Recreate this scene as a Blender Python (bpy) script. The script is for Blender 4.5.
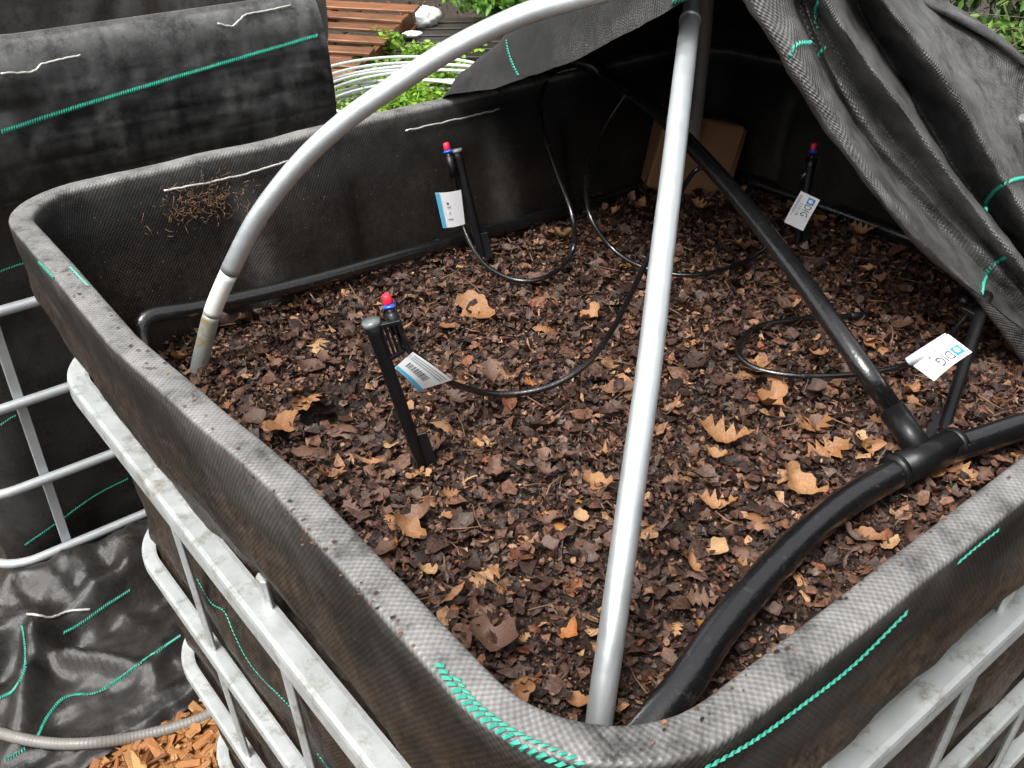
import bpy, math, random
import numpy as np
from mathutils import Vector, Matrix
from mathutils.bvhtree import BVHTree
random.seed(7); RNG = np.random.default_rng(11)
for o in list(bpy.data.objects): bpy.data.objects.remove(o)
scene = bpy.context.scene
COL = scene.collection

# ---------------------------------------------------------------- camera, sky, sun, exposure
Z0 = 1.12                                   # height of the bin rim above the ground; shapes below use rim = 0
FPX, PITCH, YAW, ROLL = 960.1, 0.5618, 0.8986, -0.01108
CAM = np.array([-0.1929, -1.1858, 0.4041])
_F = np.array([math.cos(PITCH)*math.cos(YAW), math.cos(PITCH)*math.sin(YAW), -math.sin(PITCH)])
_R = np.array([math.sin(YAW), -math.cos(YAW), 0.0]); _U = np.cross(_R, _F)
CR = math.cos(ROLL)*_R + math.sin(ROLL)*_U; CU = -math.sin(ROLL)*_R + math.cos(ROLL)*_U
cd = bpy.data.cameras.new('camera'); cam = bpy.data.objects.new('camera', cd); COL.objects.link(cam)
cd.sensor_width = 36; cd.lens = FPX/1024*36; cd.clip_start = 0.02; cd.clip_end = 400
m = Matrix([[CR[i], CU[i], -_F[i], 0] for i in range(3)] + [[0, 0, 0, 1]])
m.translation = Vector(CAM + [0, 0, Z0]); cam.matrix_world = m
scene.camera = cam

SUN_EL, SUN_AZ = math.radians(60), math.radians(192)     # azimuth of the light's origin, from +x towards +y
w = bpy.data.worlds.new('World'); scene.world = w; w.use_nodes = True
nt = w.node_tree; bg = nt.nodes['Background']
sky = nt.nodes.new('ShaderNodeTexSky'); sky.sky_type = 'NISHITA'; sky.sun_disc = False
sky.sun_elevation = SUN_EL; sky.sun_rotation = math.pi/2 - SUN_AZ; sky.dust_density = 6; sky.air_density = 1.0; sky.ozone_density = 0.6
hs = nt.nodes.new('ShaderNodeHueSaturation'); hs.inputs['Saturation'].default_value = 0.13
nt.links.new(sky.outputs[0], hs.inputs['Color']); nt.links.new(hs.outputs[0], bg.inputs['Color'])
bg.inputs['Strength'].default_value = 0.115
sd = bpy.data.lights.new('sun', 'SUN'); sd.energy = 1.5; sd.angle = math.radians(22); sd.color = (1, .975, .94)
sun = bpy.data.objects.new('sun', sd); COL.objects.link(sun)
sdir = Vector((math.cos(SUN_EL)*math.cos(SUN_AZ), math.cos(SUN_EL)*math.sin(SUN_AZ), math.sin(SUN_EL)))
sun.rotation_euler = sdir.to_track_quat('Z', 'Y').to_euler(); sun.location = (0, 0, 6)
vs = scene.view_settings; vs.view_transform = 'Standard'; vs.look = 'None'; vs.gamma = 1; vs.exposure = 1.2
scene.render.resolution_x, scene.render.resolution_y = 1024, 768
scene.render.engine = 'CYCLES'

# ---------------------------------------------------------------- maths helpers
def ray(u, v):
    return CAM, _F + CR*(u-512)/FPX - CU*(v-384)/FPX
def on(u, v, axis, val):
    C, D = ray(u, v); t = (val-C[axis])/D[axis]; return C + D*t
def on_plane(u, v, P0, n, off=0.0):
    C, D = ray(u, v); t = (off + (P0-C) @ n)/(D @ n); return C + D*t
def at_depth(u, v, d):
    C, D = ray(u, v); return C + D/np.linalg.norm(D)*d
def cr(pts, n=8, closed=False):
    P = np.array(pts, float); N = len(P)
    if N < 3 and not closed:
        t = np.linspace(0, 1, n+1)[:, None]; return P[0]*(1-t)+P[1]*t
    out = []
    for i in range(N if closed else N-1):
        g = (lambda k: P[k % N]) if closed else (lambda k: P[k] if 0 <= k < N else (2*P[0]-P[1] if k < 0 else 2*P[-1]-P[-2]))
        a, b, c, d = g(i-1), g(i), g(i+1), g(i+2)
        for t in np.linspace(0, 1, n, endpoint=False):
            out.append(.5*((2*b)+(-a+c)*t+(2*a-5*b+4*c-d)*t*t+(-a+3*b-3*c+d)*t**3))
    if not closed: out.append(P[-1])
    return np.array(out)
def resample(P, n):
    P = np.array(P, float); s = np.r_[0, np.cumsum(np.linalg.norm(np.diff(P, axis=0), axis=1))]
    q = np.linspace(0, s[-1], n); return np.stack([np.interp(q, s, P[:, k]) for k in range(P.shape[1])], -1)
_tab = RNG.random((64, 64, 16))
def noise2(x, y, seed=0):
    x = np.asarray(x, float); y = np.asarray(y, float)
    xi = np.floor(x).astype(int); yi = np.floor(y).astype(int); fx = x-xi; fy = y-yi
    fx = fx*fx*(3-2*fx); fy = fy*fy*(3-2*fy); t = _tab[:, :, seed % 16]
    g = lambda a, b: t[a % 64, b % 64]
    return (g(xi, yi)*(1-fx)+g(xi+1, yi)*fx)*(1-fy)+(g(xi, yi+1)*(1-fx)+g(xi+1, yi+1)*fx)*fy - .5
def fbm(x, y, seed=0, oct=4):
    s = 0; a = 1
    for k in range(oct): s = s+a*noise2(x*2**k+3.7*k, y*2**k+9.1*k, seed+k); a *= .5
    return s
def sstep(a, b, x):
    t = np.clip((np.asarray(x, float)-a)/(b-a), 0, 1); return t*t*(3-2*t)

# ---------------------------------------------------------------- scene helpers
def thing(name, label, cat, loc, group=None):
    o = bpy.data.objects.new(name, None); COL.objects.link(o); o.empty_display_size = .05
    o.location = (loc[0], loc[1], loc[2]+Z0); o['label'] = label; o['category'] = cat
    if group: o['group'] = group
    return o
def base_of(o):
    b = Vector((0, 0, 0))
    while o is not None: b = b + o.location; o = o.parent
    return np.array(b)
def mesh(name, V, Fc, mat, parent=None, smooth=True, uv=None, attrs=None, kind=None, loc=None, label=None):
    """V in rim coordinates; the mesh is stored relative to its parent's base"""
    V = np.array(V, float).reshape(-1, 3).copy(); V[:, 2] += Z0
    org = base_of(parent) if parent is not None else np.zeros(3)
    o_loc = np.zeros(3)
    if loc is not None: o_loc = np.array(loc, float)+[0, 0, Z0]-org
    V = V-org-o_loc
    me = bpy.data.meshes.new(name)
    if isinstance(Fc, np.ndarray):
        n, k = Fc.shape
        me.vertices.add(len(V)); me.vertices.foreach_set('co', V.ravel())
        me.loops.add(n*k); me.loops.foreach_set('vertex_index', Fc.ravel().astype(np.int32))
        me.polygons.add(n); me.polygons.foreach_set('loop_start', np.arange(0, n*k, k, dtype=np.int32))
        me.update(calc_edges=True)
    else:
        me.from_pydata(V.tolist(), [], [list(f) for f in Fc])
    if smooth: me.polygons.foreach_set('use_smooth', np.ones(len(me.polygons), bool))
    if uv is not None:
        l = me.uv_layers.new(name='UVMap'); idx = np.zeros(len(me.loops), np.int32); me.loops.foreach_get('vertex_index', idx)
        l.data.foreach_set('uv', np.array(uv, np.float32)[idx].ravel())
    for k, a in (attrs or {}).items():
        a = np.array(a, np.float32)
        if a.ndim == 1:
            at = me.attributes.new(k, 'FLOAT', 'POINT'); at.data.foreach_set('value', a)
        else:
            at = me.attributes.new(k, 'FLOAT_COLOR', 'POINT'); at.data.foreach_set('color', np.c_[a, np.ones(len(a))].astype(np.float32).ravel())
    me.materials.append(mat); me.update()
    o = bpy.data.objects.new(name, me); COL.objects.link(o); o.location = o_loc
    if parent is not None: o.parent = parent
    if kind: o['kind'] = kind
    if label: o['label'] = label
    return o
def share(name, me, parent, M):
    o = bpy.data.objects.new(name, me); COL.objects.link(o); o.parent = parent
    o.matrix_basis = Matrix.Translation(-Vector(base_of(parent))+Vector((0, 0, Z0))) @ M
    return o
def tube(P, r, seg=12, closed=False, caps=True, flat=None):
    P = np.array(P, float); n = len(P); r = np.broadcast_to(np.array(r, float), (n,))
    T = np.gradient(P, axis=0) if not closed else np.roll(P, -1, 0)-np.roll(P, 1, 0)
    T /= np.linalg.norm(T, axis=1)[:, None]+1e-12
    up = np.array([0, 0, 1.]) if abs(T[0, 2]) < .9 else np.array([1., 0, 0])
    nx = np.cross(up, T[0]); nx /= np.linalg.norm(nx); fr = []
    for i in range(n):
        nx = nx-T[i]*(nx @ T[i]); nx /= np.linalg.norm(nx)+1e-12; fr.append((nx.copy(), np.cross(T[i], nx)))
    if flat is not None: seg = 12
    a = np.linspace(0, 2*np.pi, seg, endpoint=False)
    V = []; UV = []
    sqx = np.array([1, 1, .93, .6, -.6, -.93, -1, -1, -.93, 0, .93, 1.0]); sqy = np.array([-.6, .6, .93, 1, 1, .93, .6, -.6, -.93, -1, -.93, -.8])
    s = np.r_[0, np.cumsum(np.linalg.norm(np.diff(P, axis=0), axis=1))]
    for i in range(n):
        A, B = fr[i]
        if flat is None: V.append(P[i]+r[i]*(np.cos(a)[:, None]*A+np.sin(a)[:, None]*B))
        else:
            ca, sa = sqx, sqy
            V.append(P[i]+r[i]*(ca[:, None]*A+flat*sa[:, None]*B))
        UV.append(np.stack([np.full(seg, s[i]), a/(2*np.pi)], -1))
    Fc = []
    for i in range(n if closed else n-1):
        for j in range(seg):
            i2 = (i+1) % n; Fc.append((i*seg+j, i*seg+(j+1) % seg, i2*seg+(j+1) % seg, i2*seg+j))
    if caps and not closed: Fc += [tuple(range(seg))[::-1], tuple((n-1)*seg+j for j in range(seg))]
    return np.concatenate(V), Fc, np.concatenate(UV)
def put_tube(name, P, r, mat, parent, seg=12, **k):
    sm = k.pop('label', None); V, Fc, UV = tube(P, r, seg, **k); return mesh(name, V, Fc, mat, parent, uv=UV, label=sm)
def join(parts):
    V = []; Fc = []; n = 0
    for v, f in parts:
        V.append(np.array(v, float)); Fc += [tuple(i+n for i in q) for q in f]; n += len(v)
    return np.concatenate(V), Fc
def boxm(c, h, R=None, bev=0.0):
    """box with chamfered edges; c centre, h half sizes, R rows = local axes"""
    h = np.array(h, float); R = np.eye(3) if R is None else np.array(R, float)
    b = bev if bev > 0 else min(h)*.12
    V = []; idx = {}
    for sx in (-1, 1):
        for sy in (-1, 1):
            for sz in (-1, 1):
                s = np.array([sx, sy, sz])
                for ax in range(3):
                    q = s*(h-b); q[ax] = s[ax]*h[ax]; idx[(sx, sy, sz, ax)] = len(V); V.append(q)
    Fc = []
    for ax in range(3):
        o1, o2 = [(1, 2), (2, 0), (0, 1)][ax]
        for s in (-1, 1):
            f = []
            for a, bb in ((-1, -1), (1, -1), (1, 1), (-1, 1)):
                k = [0, 0, 0]; k[ax] = s; k[o1] = a; k[o2] = bb; f.append(idx[(k[0], k[1], k[2], ax)])
            Fc.append(tuple(f if s > 0 else f[::-1]))
    for ax in range(3):
        o1, o2 = [(1, 2), (2, 0), (0, 1)][ax]
        for a in (-1, 1):
            for b2 in (-1, 1):
                def k(sx, w):
                    q = [0, 0, 0]; q[ax] = sx; q[o1] = a; q[o2] = b2; return idx[(q[0], q[1], q[2], w)]
                f = [k(-1, o1), k(1, o1), k(1, o2), k(-1, o2)]
                Fc.append(tuple(f if a*b2 > 0 else f[::-1]))
    for sx in (-1, 1):
        for sy in (-1, 1):
            for sz in (-1, 1):
                f = [idx[(sx, sy, sz, a)] for a in range(3)]; Fc.append(tuple(f if sx*sy*sz > 0 else f[::-1]))
    return np.array(V) @ R + np.array(c, float), Fc
def grid_faces(nu, nv, cu=False):
    i = np.arange(nu if cu else nu-1); j = np.arange(nv-1)
    I, J = np.meshgrid(i, j, indexing='ij'); I2 = (I+1) % nu
    return np.stack([I*nv+J, I2*nv+J, I2*nv+J+1, I*nv+J+1], -1).reshape(-1, 4)
def grid_uv(G):
    du = np.linalg.norm(np.diff(G, axis=0), axis=2).mean(1); dv = np.linalg.norm(np.diff(G, axis=1), axis=2)
    u = np.r_[0, np.cumsum(du)]; v = np.concatenate([np.zeros((len(G), 1)), np.cumsum(dv, 1)], 1)
    return np.stack([np.broadcast_to(u[:, None], v.shape), v], -1).reshape(-1, 2)
def bvh_of(V, Fc): return BVHTree.FromPolygons([tuple(v) for v in V], [tuple(int(i) for i in f) for f in Fc])
def hit(bvh, u, v):
    C, D = ray(u, v); h = bvh.ray_cast(Vector(C), Vector(D))
    if h[0] is None: return None, None
    n = np.array(h[1]); n = -n if n @ D > 0 else n
    return np.array(h[0]), n

# ---------------------------------------------------------------- materials
class N:
    def __init__(s, name):
        s.m = bpy.data.materials.new(name); s.m.use_nodes = True; s.t = s.m.node_tree; s.b = s.t.nodes['Principled BSDF']
    def n(s, typ, **k):
        x = s.t.nodes.new('ShaderNode'+typ)
        for a, v in k.items():
            if a.startswith('i_'):
                key = a[2:]; x.inputs[int(key) if key.isdigit() else key.replace('_', ' ')].default_value = v
            else: setattr(x, a, v)
        return x
    def l(s, a, b): s.t.links.new(a, b)
    def math(s, op, a, b=None, clamp=False):
        x = s.n('Math', operation=op, use_clamp=clamp)
        for i, q in enumerate((a, b)):
            if q is None: continue
            if isinstance(q, (int, float)): x.inputs[i].default_value = q
            else: s.l(q, x.inputs[i])
        return x.outputs[0]
    def noise(s, scale, detail=4, rough=.55, vec=None, dist=0):
        x = s.n('TexNoise', i_Scale=scale, i_Detail=detail, i_Roughness=rough, i_Distortion=dist)
        s.l(vec or s.coord('Object'), x.inputs['Vector']); return x.outputs['Fac']
    def coord(s, k):
        if not hasattr(s, '_c'): s._c = s.n('TexCoord')
        return s._c.outputs[k]
    def ramp(s, fac, stops):
        x = s.n('ValToRGB'); e = x.color_ramp.elements
        while len(e) < len(stops): e.new(.5)
        for q, (p, c) in zip(e, stops): q.position = p; q.color = (*c, 1) if not isinstance(c, (int, float)) else (c, c, c, 1)
        s.l(fac, x.inputs[0]); return x.outputs[0]
    def mix(s, fac, a, b, mode='MIX'):
        x = s.n('Mix', data_type='RGBA', blend_type=mode)
        for i, q in ((0, fac), (6, a), (7, b)):
            if isinstance(q, (int, float)): x.inputs[i].default_value = q
            elif isinstance(q, tuple): x.inputs[i].default_value = (*q, 1)
            else: s.l(q, x.inputs[i])
        return x.outputs[2]
    def set(s, **k):
        for a, v in k.items():
            i = s.b.inputs[a.replace('_', ' ')]
            if isinstance(v, (int, float)): i.default_value = v
            elif isinstance(v, tuple): i.default_value = (*v, 1) if len(v) == 3 else v
            else: s.l(v, i)
    def bump(s, h, strength=.3, dist=.01, prev=None):
        x = s.n('Bump', i_Strength=strength, i_Distance=dist); s.l(h, x.inputs['Height'])
        if prev is not None: s.l(prev, x.inputs['Normal'])
        return x.outputs[0]
def plain(name, col, rough=.5, metal=0, var=.25, scale=40, bump=.1, spec=.5):
    q = N(name); f = q.noise(scale, 5)
    q.set(Base_Color=q.mix(f, tuple(c*(1-var) for c in col), tuple(min(1, c*(1+var)) for c in col)), Roughness=q.ramp(q.noise(scale*.6), [(.3, rough*.8), (.7, min(1, rough*1.2))]), Metallic=metal, Specular_IOR_Level=spec)
    q.set(Normal=q.bump(q.noise(scale*3), bump, .003)); return q.m
def weave_mat(name, base, dust_sheen_col, period=.0045, rough=.42, bump=.5, use_attr=True, amt=1.0, spec=.5, metal=0.0):
    """woven black geotextile: staggered bumps in UV metres, dust on attribute 'dust', mud on 'mud'"""
    q = N(name); sep = q.n('SeparateXYZ'); q.l(q.coord('UV'), sep.inputs[0]); k = 2*math.pi/period
    wob = q.math('MULTIPLY', q.noise(26, 4, .6, vec=q.coord('UV')), 3.2)
    su = q.math('SINE', q.math('ADD', q.math('MULTIPLY', sep.outputs[0], k), wob)); sv = q.math('SINE', q.math('ADD', q.math('MULTIPLY', sep.outputs[1], k*.8), wob))
    wv = q.math('MULTIPLY', su, sv); h = q.math('ADD', q.math('MULTIPLY', wv, .5), .5)
    n1 = q.noise(9, 6, .6); n2 = q.noise(70, 4, .6)
    col = q.mix(q.ramp(n1, [(.35, 0.), (.75, 1.)]), base, tuple(c*1.9 for c in base))
    if use_attr:
        ad = q.n('Attribute', attribute_name='dust').outputs['Fac']; am = q.n('Attribute', attribute_name='mud').outputs['Fac']
        dd = q.math('MULTIPLY', ad, q.math('ADD', q.math('MULTIPLY', h, .45), .62), True)
        col = q.mix(q.math('MULTIPLY', dd, q.ramp(q.noise(20, 8, .78), [(.34, .14), (.50, .68), (.66, 1.)]), True), col, dust_sheen_col)
        mm = q.math('MULTIPLY', am, q.ramp(q.noise(16, 6, .65), [(.30, 0.), (.56, 1.)]), True)
        col = q.mix(mm, col, q.ramp(q.noise(120, 3), [(.3, (.026, .018, .012)), (.7, (.115, .080, .054))]))
    if use_attr and metal > 0: q.set(Metallic=q.math('MULTIPLY', q.math('MULTIPLY', dd, metal), q.math('SUBTRACT', 1.0, mm), True))
    sp = q.ramp(q.noise(260, 2, .5), [(.70, 0.), (.76, 1.)])
    col = q.mix(q.math('MULTIPLY', sp, .4*amt), col, (.22, .17, .12))
    q.set(Base_Color=col, Roughness=q.ramp(n1, [(.3, rough*.8), (.7, rough*1.25)]), Specular_IOR_Level=spec)
    q.set(Normal=q.bump(n2, .25, .004, q.bump(h, bump, .0016))); return q.m
M = {}
M['liner'] = weave_mat('black_woven_liner', (.0045, .0043, .0042), (.32, .312, .30), .0045, .5, .34, spec=.2, metal=.35)
M['cover'] = weave_mat('black_woven_cover', (.009, .0088, .0085), (.46, .45, .44), .0058, .36, .8, spec=.4, metal=.75)
M['smooth_fabric'] = weave_mat('black_weed_fabric', (.007, .007, .007), (.22, .22, .215), .0022, .27, .25, spec=.45, metal=.4)
q = N('galvanised_tube'); f = q.noise(60, 5); f2 = q.noise(14, 4)
q.set(Base_Color=q.mix(f2, (.52, .56, .57), (.68, .71, .72)), Metallic=.72, Roughness=q.ramp(f, [(.3, .34), (.7, .5)]), Normal=q.bump(q.noise(180, 4), .12, .002)); M['galv'] = q.m
q = N('cage_steel'); f = q.noise(25, 6, .65); st = q.ramp(q.noise(30, 8, .75), [(.52, 0.), (.66, .8)])
q.set(Base_Color=q.mix(st, q.mix(f, (.38, .405, .405), (.58, .60, .59)), (.22, .20, .145)), Metallic=.45, Roughness=q.ramp(f, [(.3, .35), (.7, .6)]), Normal=q.bump(q.noise(120, 4), .15, .002)); M['cage'] = q.m
M['cage_far'] = plain('cage_steel_grey', (.42, .44, .45), .45, .4, .2, 50, .1)
M['sleeve'] = plain('pale_sleeve', (.72, .72, .68), .5, 0, .1, 50, .1)
q = N('stained_tube'); f = q.noise(45, 5, .6, dist=1.0)
q.set(Base_Color=q.ramp(f, [(.35, (.33, .37, .38)), (.52, (.36, .37, .33)), (.6, (.33, .25, .11)), (.75, (.30, .31, .28))]), Metallic=.3, Roughness=.5); M['stained'] = q.m
q = N('wet_black_pipe'); f = q.noise(300, 3, .6); g = q.noise(25, 4)
q.set(Base_Color=q.mix(q.ramp(q.noise(90, 5, .7), [(.6, 0.), (.72, 1.)]), (.006, .006, .0065), (.04, .033, .028)), Roughness=q.ramp(g, [(.3, .15), (.7, .3)]), Specular_IOR_Level=.9, Coat_Weight=.25, Coat_Roughness=.12, Normal=q.bump(f, .3, .0015)); M['pipe'] = q.m
M['black_plastic'] = plain('black_plastic', (.006, .006, .0065), .36, 0, .3, 60, .1, .35)
M['red'] = plain('red_plastic', (.72, .02, .05), .35, 0, .1, 60, .02)
M['blue'] = plain('blue_plastic', (.02, .09, .72), .35, 0, .1, 60, .02)
M['grey_disc'] = plain('clear_grey_plastic', (.14, .15, .15), .3, 0, .6, 260, .1)
M['tag'] = plain('tag_paper', (.82, .83, .84), .45, 0, .04, 30, .02)
M['tag_blue'] = plain('tag_blue', (.10, .45, .68), .45, 0, .05, 30, .02)
M['logo_blue'] = plain('logo_blue', (.03, .25, .6), .45, 0, .05, 30, .02)
M['ink'] = plain('ink', (.06, .06, .07), .6, 0, .1, 30, .02)
M['ink_grey'] = plain('ink_grey', (.35, .36, .37), .6, 0, .1, 30, .02)
M['teal'] = plain('green_thread', (.03, .30, .215), .5, 0, .25, 120, .1)
M['wire'] = plain('pale_wire', (.55, .54, .50), .4, .4, .25, 90, .1)
M['card'] = plain('brown_cardboard', (.20, .105, .05), .8, 0, .2, 14, .15, .2)
q = N('wet_soil'); f = q.noise(40, 8, .7)
q.set(Base_Color=q.ramp(f, [(.3, (.012, .008, .006)), (.6, (.035, .022, .015)), (.75, (.07, .045, .03))]), Roughness=.6, Normal=q.bump(q.noise(130, 6, .7), .8, .008)); M['soil'] = q.m
q = N('litter_flake'); ca = q.n('Attribute', attribute_name='tint').outputs['Color']; f = q.noise(220, 4, .6)
q.set(Base_Color=q.mix(1.0, ca, q.ramp(f, [(.28, .45), (.68, 1.5)]), 'MULTIPLY'), Roughness=q.ramp(q.noise(60, 3), [(.35, .32), (.65, .62)]), Specular_IOR_Level=.28, Normal=q.bump(f, .6, .003)); M['flake'] = q.m
def leaf_mat(name, stops, r0=.35):
    q = N(name); oi = q.n('ObjectInfo'); f = q.noise(90, 5, .65)
    c = q.ramp(oi.outputs['Random'], stops)
    vein = q.ramp(q.noise(28, 4, .6, dist=.8), [(.35, .6), (.65, 1.15)])
    q.set(Base_Color=q.mix(1.0, q.mix(1.0, c, vein, 'MULTIPLY'), q.ramp(f, [(.3, .7), (.7, 1.2)]), 'MULTIPLY'), Roughness=q.ramp(f, [(.3, r0), (.7, r0+.3)]), Normal=q.bump(f, .35, .002)); return q.m
M['leaf_tan'] = leaf_mat('dry_tan_leaf', [(0, (.27, .12, .048)), (.35, (.37, .185, .075)), (.65, (.22, .09, .034)), (.9, (.38, .20, .085)), (1, (.48, .30, .15))])
M['leaf_brown'] = leaf_mat('wet_brown_leaf', [(0, (.07, .035, .023)), (.3, (.12, .06, .04)), (.6, (.15, .072, .042)), (.8, (.11, .07, .056)), (1, (.20, .105, .065))])
M['leaf_orange'] = leaf_mat('orange_leaf', [(0, (.36, .13, .025)), (1, (.44, .21, .045))])
M['bark'] = leaf_mat('bark_chip', [(0, (.32, .115, .026)), (.3, (.42, .18, .05)), (.6, (.22, .075, .02)), (.85, (.48, .25, .09)), (1, (.15, .055, .02))], .5)
q = N('ground_earth'); f = q.noise(3, 8, .7); g = q.noise(45, 6, .7)
q.set(Base_Color=q.mix(g, q.ramp(f, [(.35, (.02, .016, .012)), (.65, (.055, .042, .03))]), (.04, .028, .018)), Roughness=.75, Normal=q.bump(g, .8, .03)); M['earth'] = q.m
def wood(name, a, b, c):
    q = N(name); mp = q.n('Mapping'); mp.inputs['Scale'].default_value = (3, 40, 40); q.l(q.coord('UV'), mp.inputs[0])
    f = q.noise(1.6, 6, .65, vec=mp.outputs[0], dist=.6); g = q.noise(4, 4); oi = q.n('ObjectInfo')
    col = q.ramp(f, [(.28, a), (.5, b), (.72, c)])
    col = q.mix(1.0, col, q.ramp(oi.outputs['Random'], [(0, .65), (1, 1.2)]), 'MULTIPLY'); col = q.mix(q.ramp(g, [(.5, 0.), (.75, .55)]), col, tuple(x*.4 for x in a))
    q.set(Base_Color=col, Roughness=q.ramp(g, [(.3, .35), (.7, .65)]), Normal=q.bump(f, .35, .01)); return q.m
M['wet_wood'] = wood('wet_orange_timber', (.05, .018, .008), (.17, .062, .022), (.27, .115, .045))
M['dark_wood'] = wood('dark_wet_timber', (.010, .008, .007), (.024, .018, .015), (.042, .032, .026))
M['fence_wood'] = wood('weathered_fence_timber', (.20, .165, .13), (.33, .29, .235), (.42, .38, .32))
M['foam'] = plain('white_foam', (.8, .8, .8), .7, 0, .08, 60, .3)
M['coil'] = plain('pale_coiled_pipe', (.56, .58, .57), .4, .2, .15, 40, .05)
M['conduit'] = plain('grey_flexible_conduit', (.17, .16, .145), .45, 0, .25, 40, .1)
def foliage(name, a, b, c):
    q = N(name); ca = q.n('Attribute', attribute_name='tint').outputs['Fac']
    q.set(Base_Color=q.ramp(ca, [(0, a), (.5, b), (1, c)]), Roughness=.45, Subsurface_Weight=0.0)
    tr = q.n('BsdfTranslucent'); q.l(q.ramp(ca, [(0, a), (.5, b), (1, c)]), tr.inputs['Color'])
    mx = q.n('MixShader', i_0=.35); q.l(q.b.outputs[0], mx.inputs[1]); q.l(tr.outputs[0], mx.inputs[2])
    q.l(mx.outputs[0], q.t.nodes['Material Output'].inputs['Surface']); return q.m
M['weed'] = foliage('bright_weed_leaf', (.10, .22, .02), (.20, .38, .035), (.34, .52, .07))
M['bush'] = foliage('bush_leaf', (.05, .14, .018), (.11, .26, .03), (.20, .38, .06))
M['vine'] = foliage('vine_leaf', (.05, .11, .02), (.10, .22, .035), (.20, .36, .06))
M['hedge'] = foliage('hedge_leaf_shaded', (.012, .022, .006), (.022, .045, .010), (.04, .075, .018))  # leaf greens darkened to paint the shade beyond the wire fence
M['stem'] = plain('plant_stem', (.10, .13, .035), .6, 0, .3, 60, .1)
M['roots'] = plain('dry_roots', (.15, .08, .038), .8, 0, .4, 90, .1)

GROUND = -Z0
# ---------------------------------------------------------------- ground
nx, ny = 160, 160
def warp(t): return np.sign(t)*np.abs(t)**3.2
gx = 1.5+60*warp(np.linspace(-1, 1, nx)); gy = 1.5+60*warp(np.linspace(-1, 1, ny))
X, Y = np.meshgrid(gx, gy, indexing='ij'); Zg = GROUND+.02*fbm(X*1.3, Y*1.3, 3)-.012
ground = mesh('ground', np.stack([X, Y, Zg], -1).reshape(-1, 3), grid_faces(nx, ny), M['earth'], kind='structure')
ground['label'] = 'dark wet earth around and behind the bins'

# ---------------------------------------------------------------- rounded-rectangle sweep used by both bins
def rrect(x0, x1, y0, y1, r, n_side=90, n_arc=14):
    """closed loop, returns positions (n,2), outward normals (n,2), arc length"""
    P = []; Nn = []
    cs = [((x1-r, y1-r), 0), ((x0+r, y1-r), 90), ((x0+r, y0+r), 180), ((x1-r, y0+r), 270)]
    for i, (c, a0) in enumerate(cs):
        for a in np.radians(np.linspace(a0, a0+90, n_arc)):
            P.append((c[0]+r*math.cos(a), c[1]+r*math.sin(a))); Nn.append((math.cos(a), math.sin(a)))
        c2, _ = cs[(i+1) % 4]; a = math.radians(a0+90)
        p0 = np.array(P[-1]); p1 = np.array([c2[0]+r*math.cos(a), c2[1]+r*math.sin(a)])
        for t in np.linspace(0, 1, n_side)[1:-1]: P.append(tuple(p0*(1-t)+p1*t)); Nn.append((math.cos(a), math.sin(a)))
    P = np.array(P); s = np.r_[0, np.cumsum(np.linalg.norm(np.diff(P, axis=0), axis=1))]
    return P, np.array(Nn), s
def dense_profile(pr, n):
    P = cr(pr, 8); return resample(P, n)

# ================================================================ the bed in the foreground
binroot = thing('planter_bin', 'open bin lined with black woven fabric in a white cage, full of leaf mulch', 'planter bin', (.6, -.5, GROUND))
P2, N2, S2 = rrect(0, 1.2, -1.0, 0, .094)
prof_in = [(-.060, -.50), (-.055, -.30), (-.047, -.16), (-.030, -.06), (-.019, -.018), (-.0155, -.006)]
prof_rim = [(-.0155, -.006), (-.0140, -.001), (-.010, .001), (-.002, .0015), (.006, .001), (.0098, .0002), (.0108, -.0035)]
prof_out = [(.0108, -.0035), (.0100, -.03), (.006, -.08), (-.004, -.14), (-.022, -.185), (-.032, -.25), (-.046, -.5), (-.066, -.95)]
PR = np.concatenate([resample(cr(prof_in, 8), 40), resample(cr(prof_rim, 6), 18)[1:-1], resample(cr(prof_out, 14), 76)])
nP, nL = len(PR), len(P2)
rim_i0, rim_i1 = 40, 56
oo = np.broadcast_to(PR[:, 0], (nL, nP)).copy(); zz = np.broadcast_to(PR[:, 1], (nL, nP)).copy()
S = np.broadcast_to(S2[:, None], (nL, nP)); K = np.broadcast_to(np.arange(nP)[None], (nL, nP))
inner = K < rim_i0; outer = K >= rim_i1
Xl = np.broadcast_to(P2[:, 0:1], (nL, nP)); Yl = np.broadcast_to(P2[:, 1:2], (nL, nP))
# moulded ribs of the tank pressing through the inner lining
def ribs(t):
    out = 0*t
    for c, wd in ((.30, .07), (.64, .06), (.95, .07)): out = out+sstep(c-wd, c-wd+.02, t)*(1-sstep(c+wd-.02, c+wd, t))
    return out
tl = np.where(np.abs(N2[:, 1:2]) > .5, Xl/1.2, -Yl)
oo += np.where(inner, -.012*ribs(tl)*(1-sstep(-.10, -.03, zz))*sstep(-.45, -.3, zz), 0)
oo += np.where(inner, .005*fbm(S*7, zz*9, 1)*sstep(.0, -.05, zz), 0)
oo += np.where(outer, (.010*fbm(S*5+zz*6, zz*14, 2)+.006*fbm(S*16+zz*30, zz*22, 4))*sstep(-.02, -.09, zz), 0)
wob = .003*fbm(S2*3.2, 0*S2, 5)+.0015*fbm(S2*14, 0*S2, 6)
zz += wob[:, None]*sstep(-.2, 0, zz)
lat = np.interp(S2, [0, 1.2, 1.35, 1.50, 1.62, 1.78, 1.90, 2.05, 2.2, 5], [0, 0, 0, .003, .0065, -.001, -.008, -.003, 0, 0])
oo += lat[:, None]*sstep(-.35, -.05, zz)
L3 = np.stack([P2[:, 0:1]+N2[:, 0:1]*oo, P2[:, 1:2]+N2[:, 1:2]*oo, zz], -1)
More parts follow.
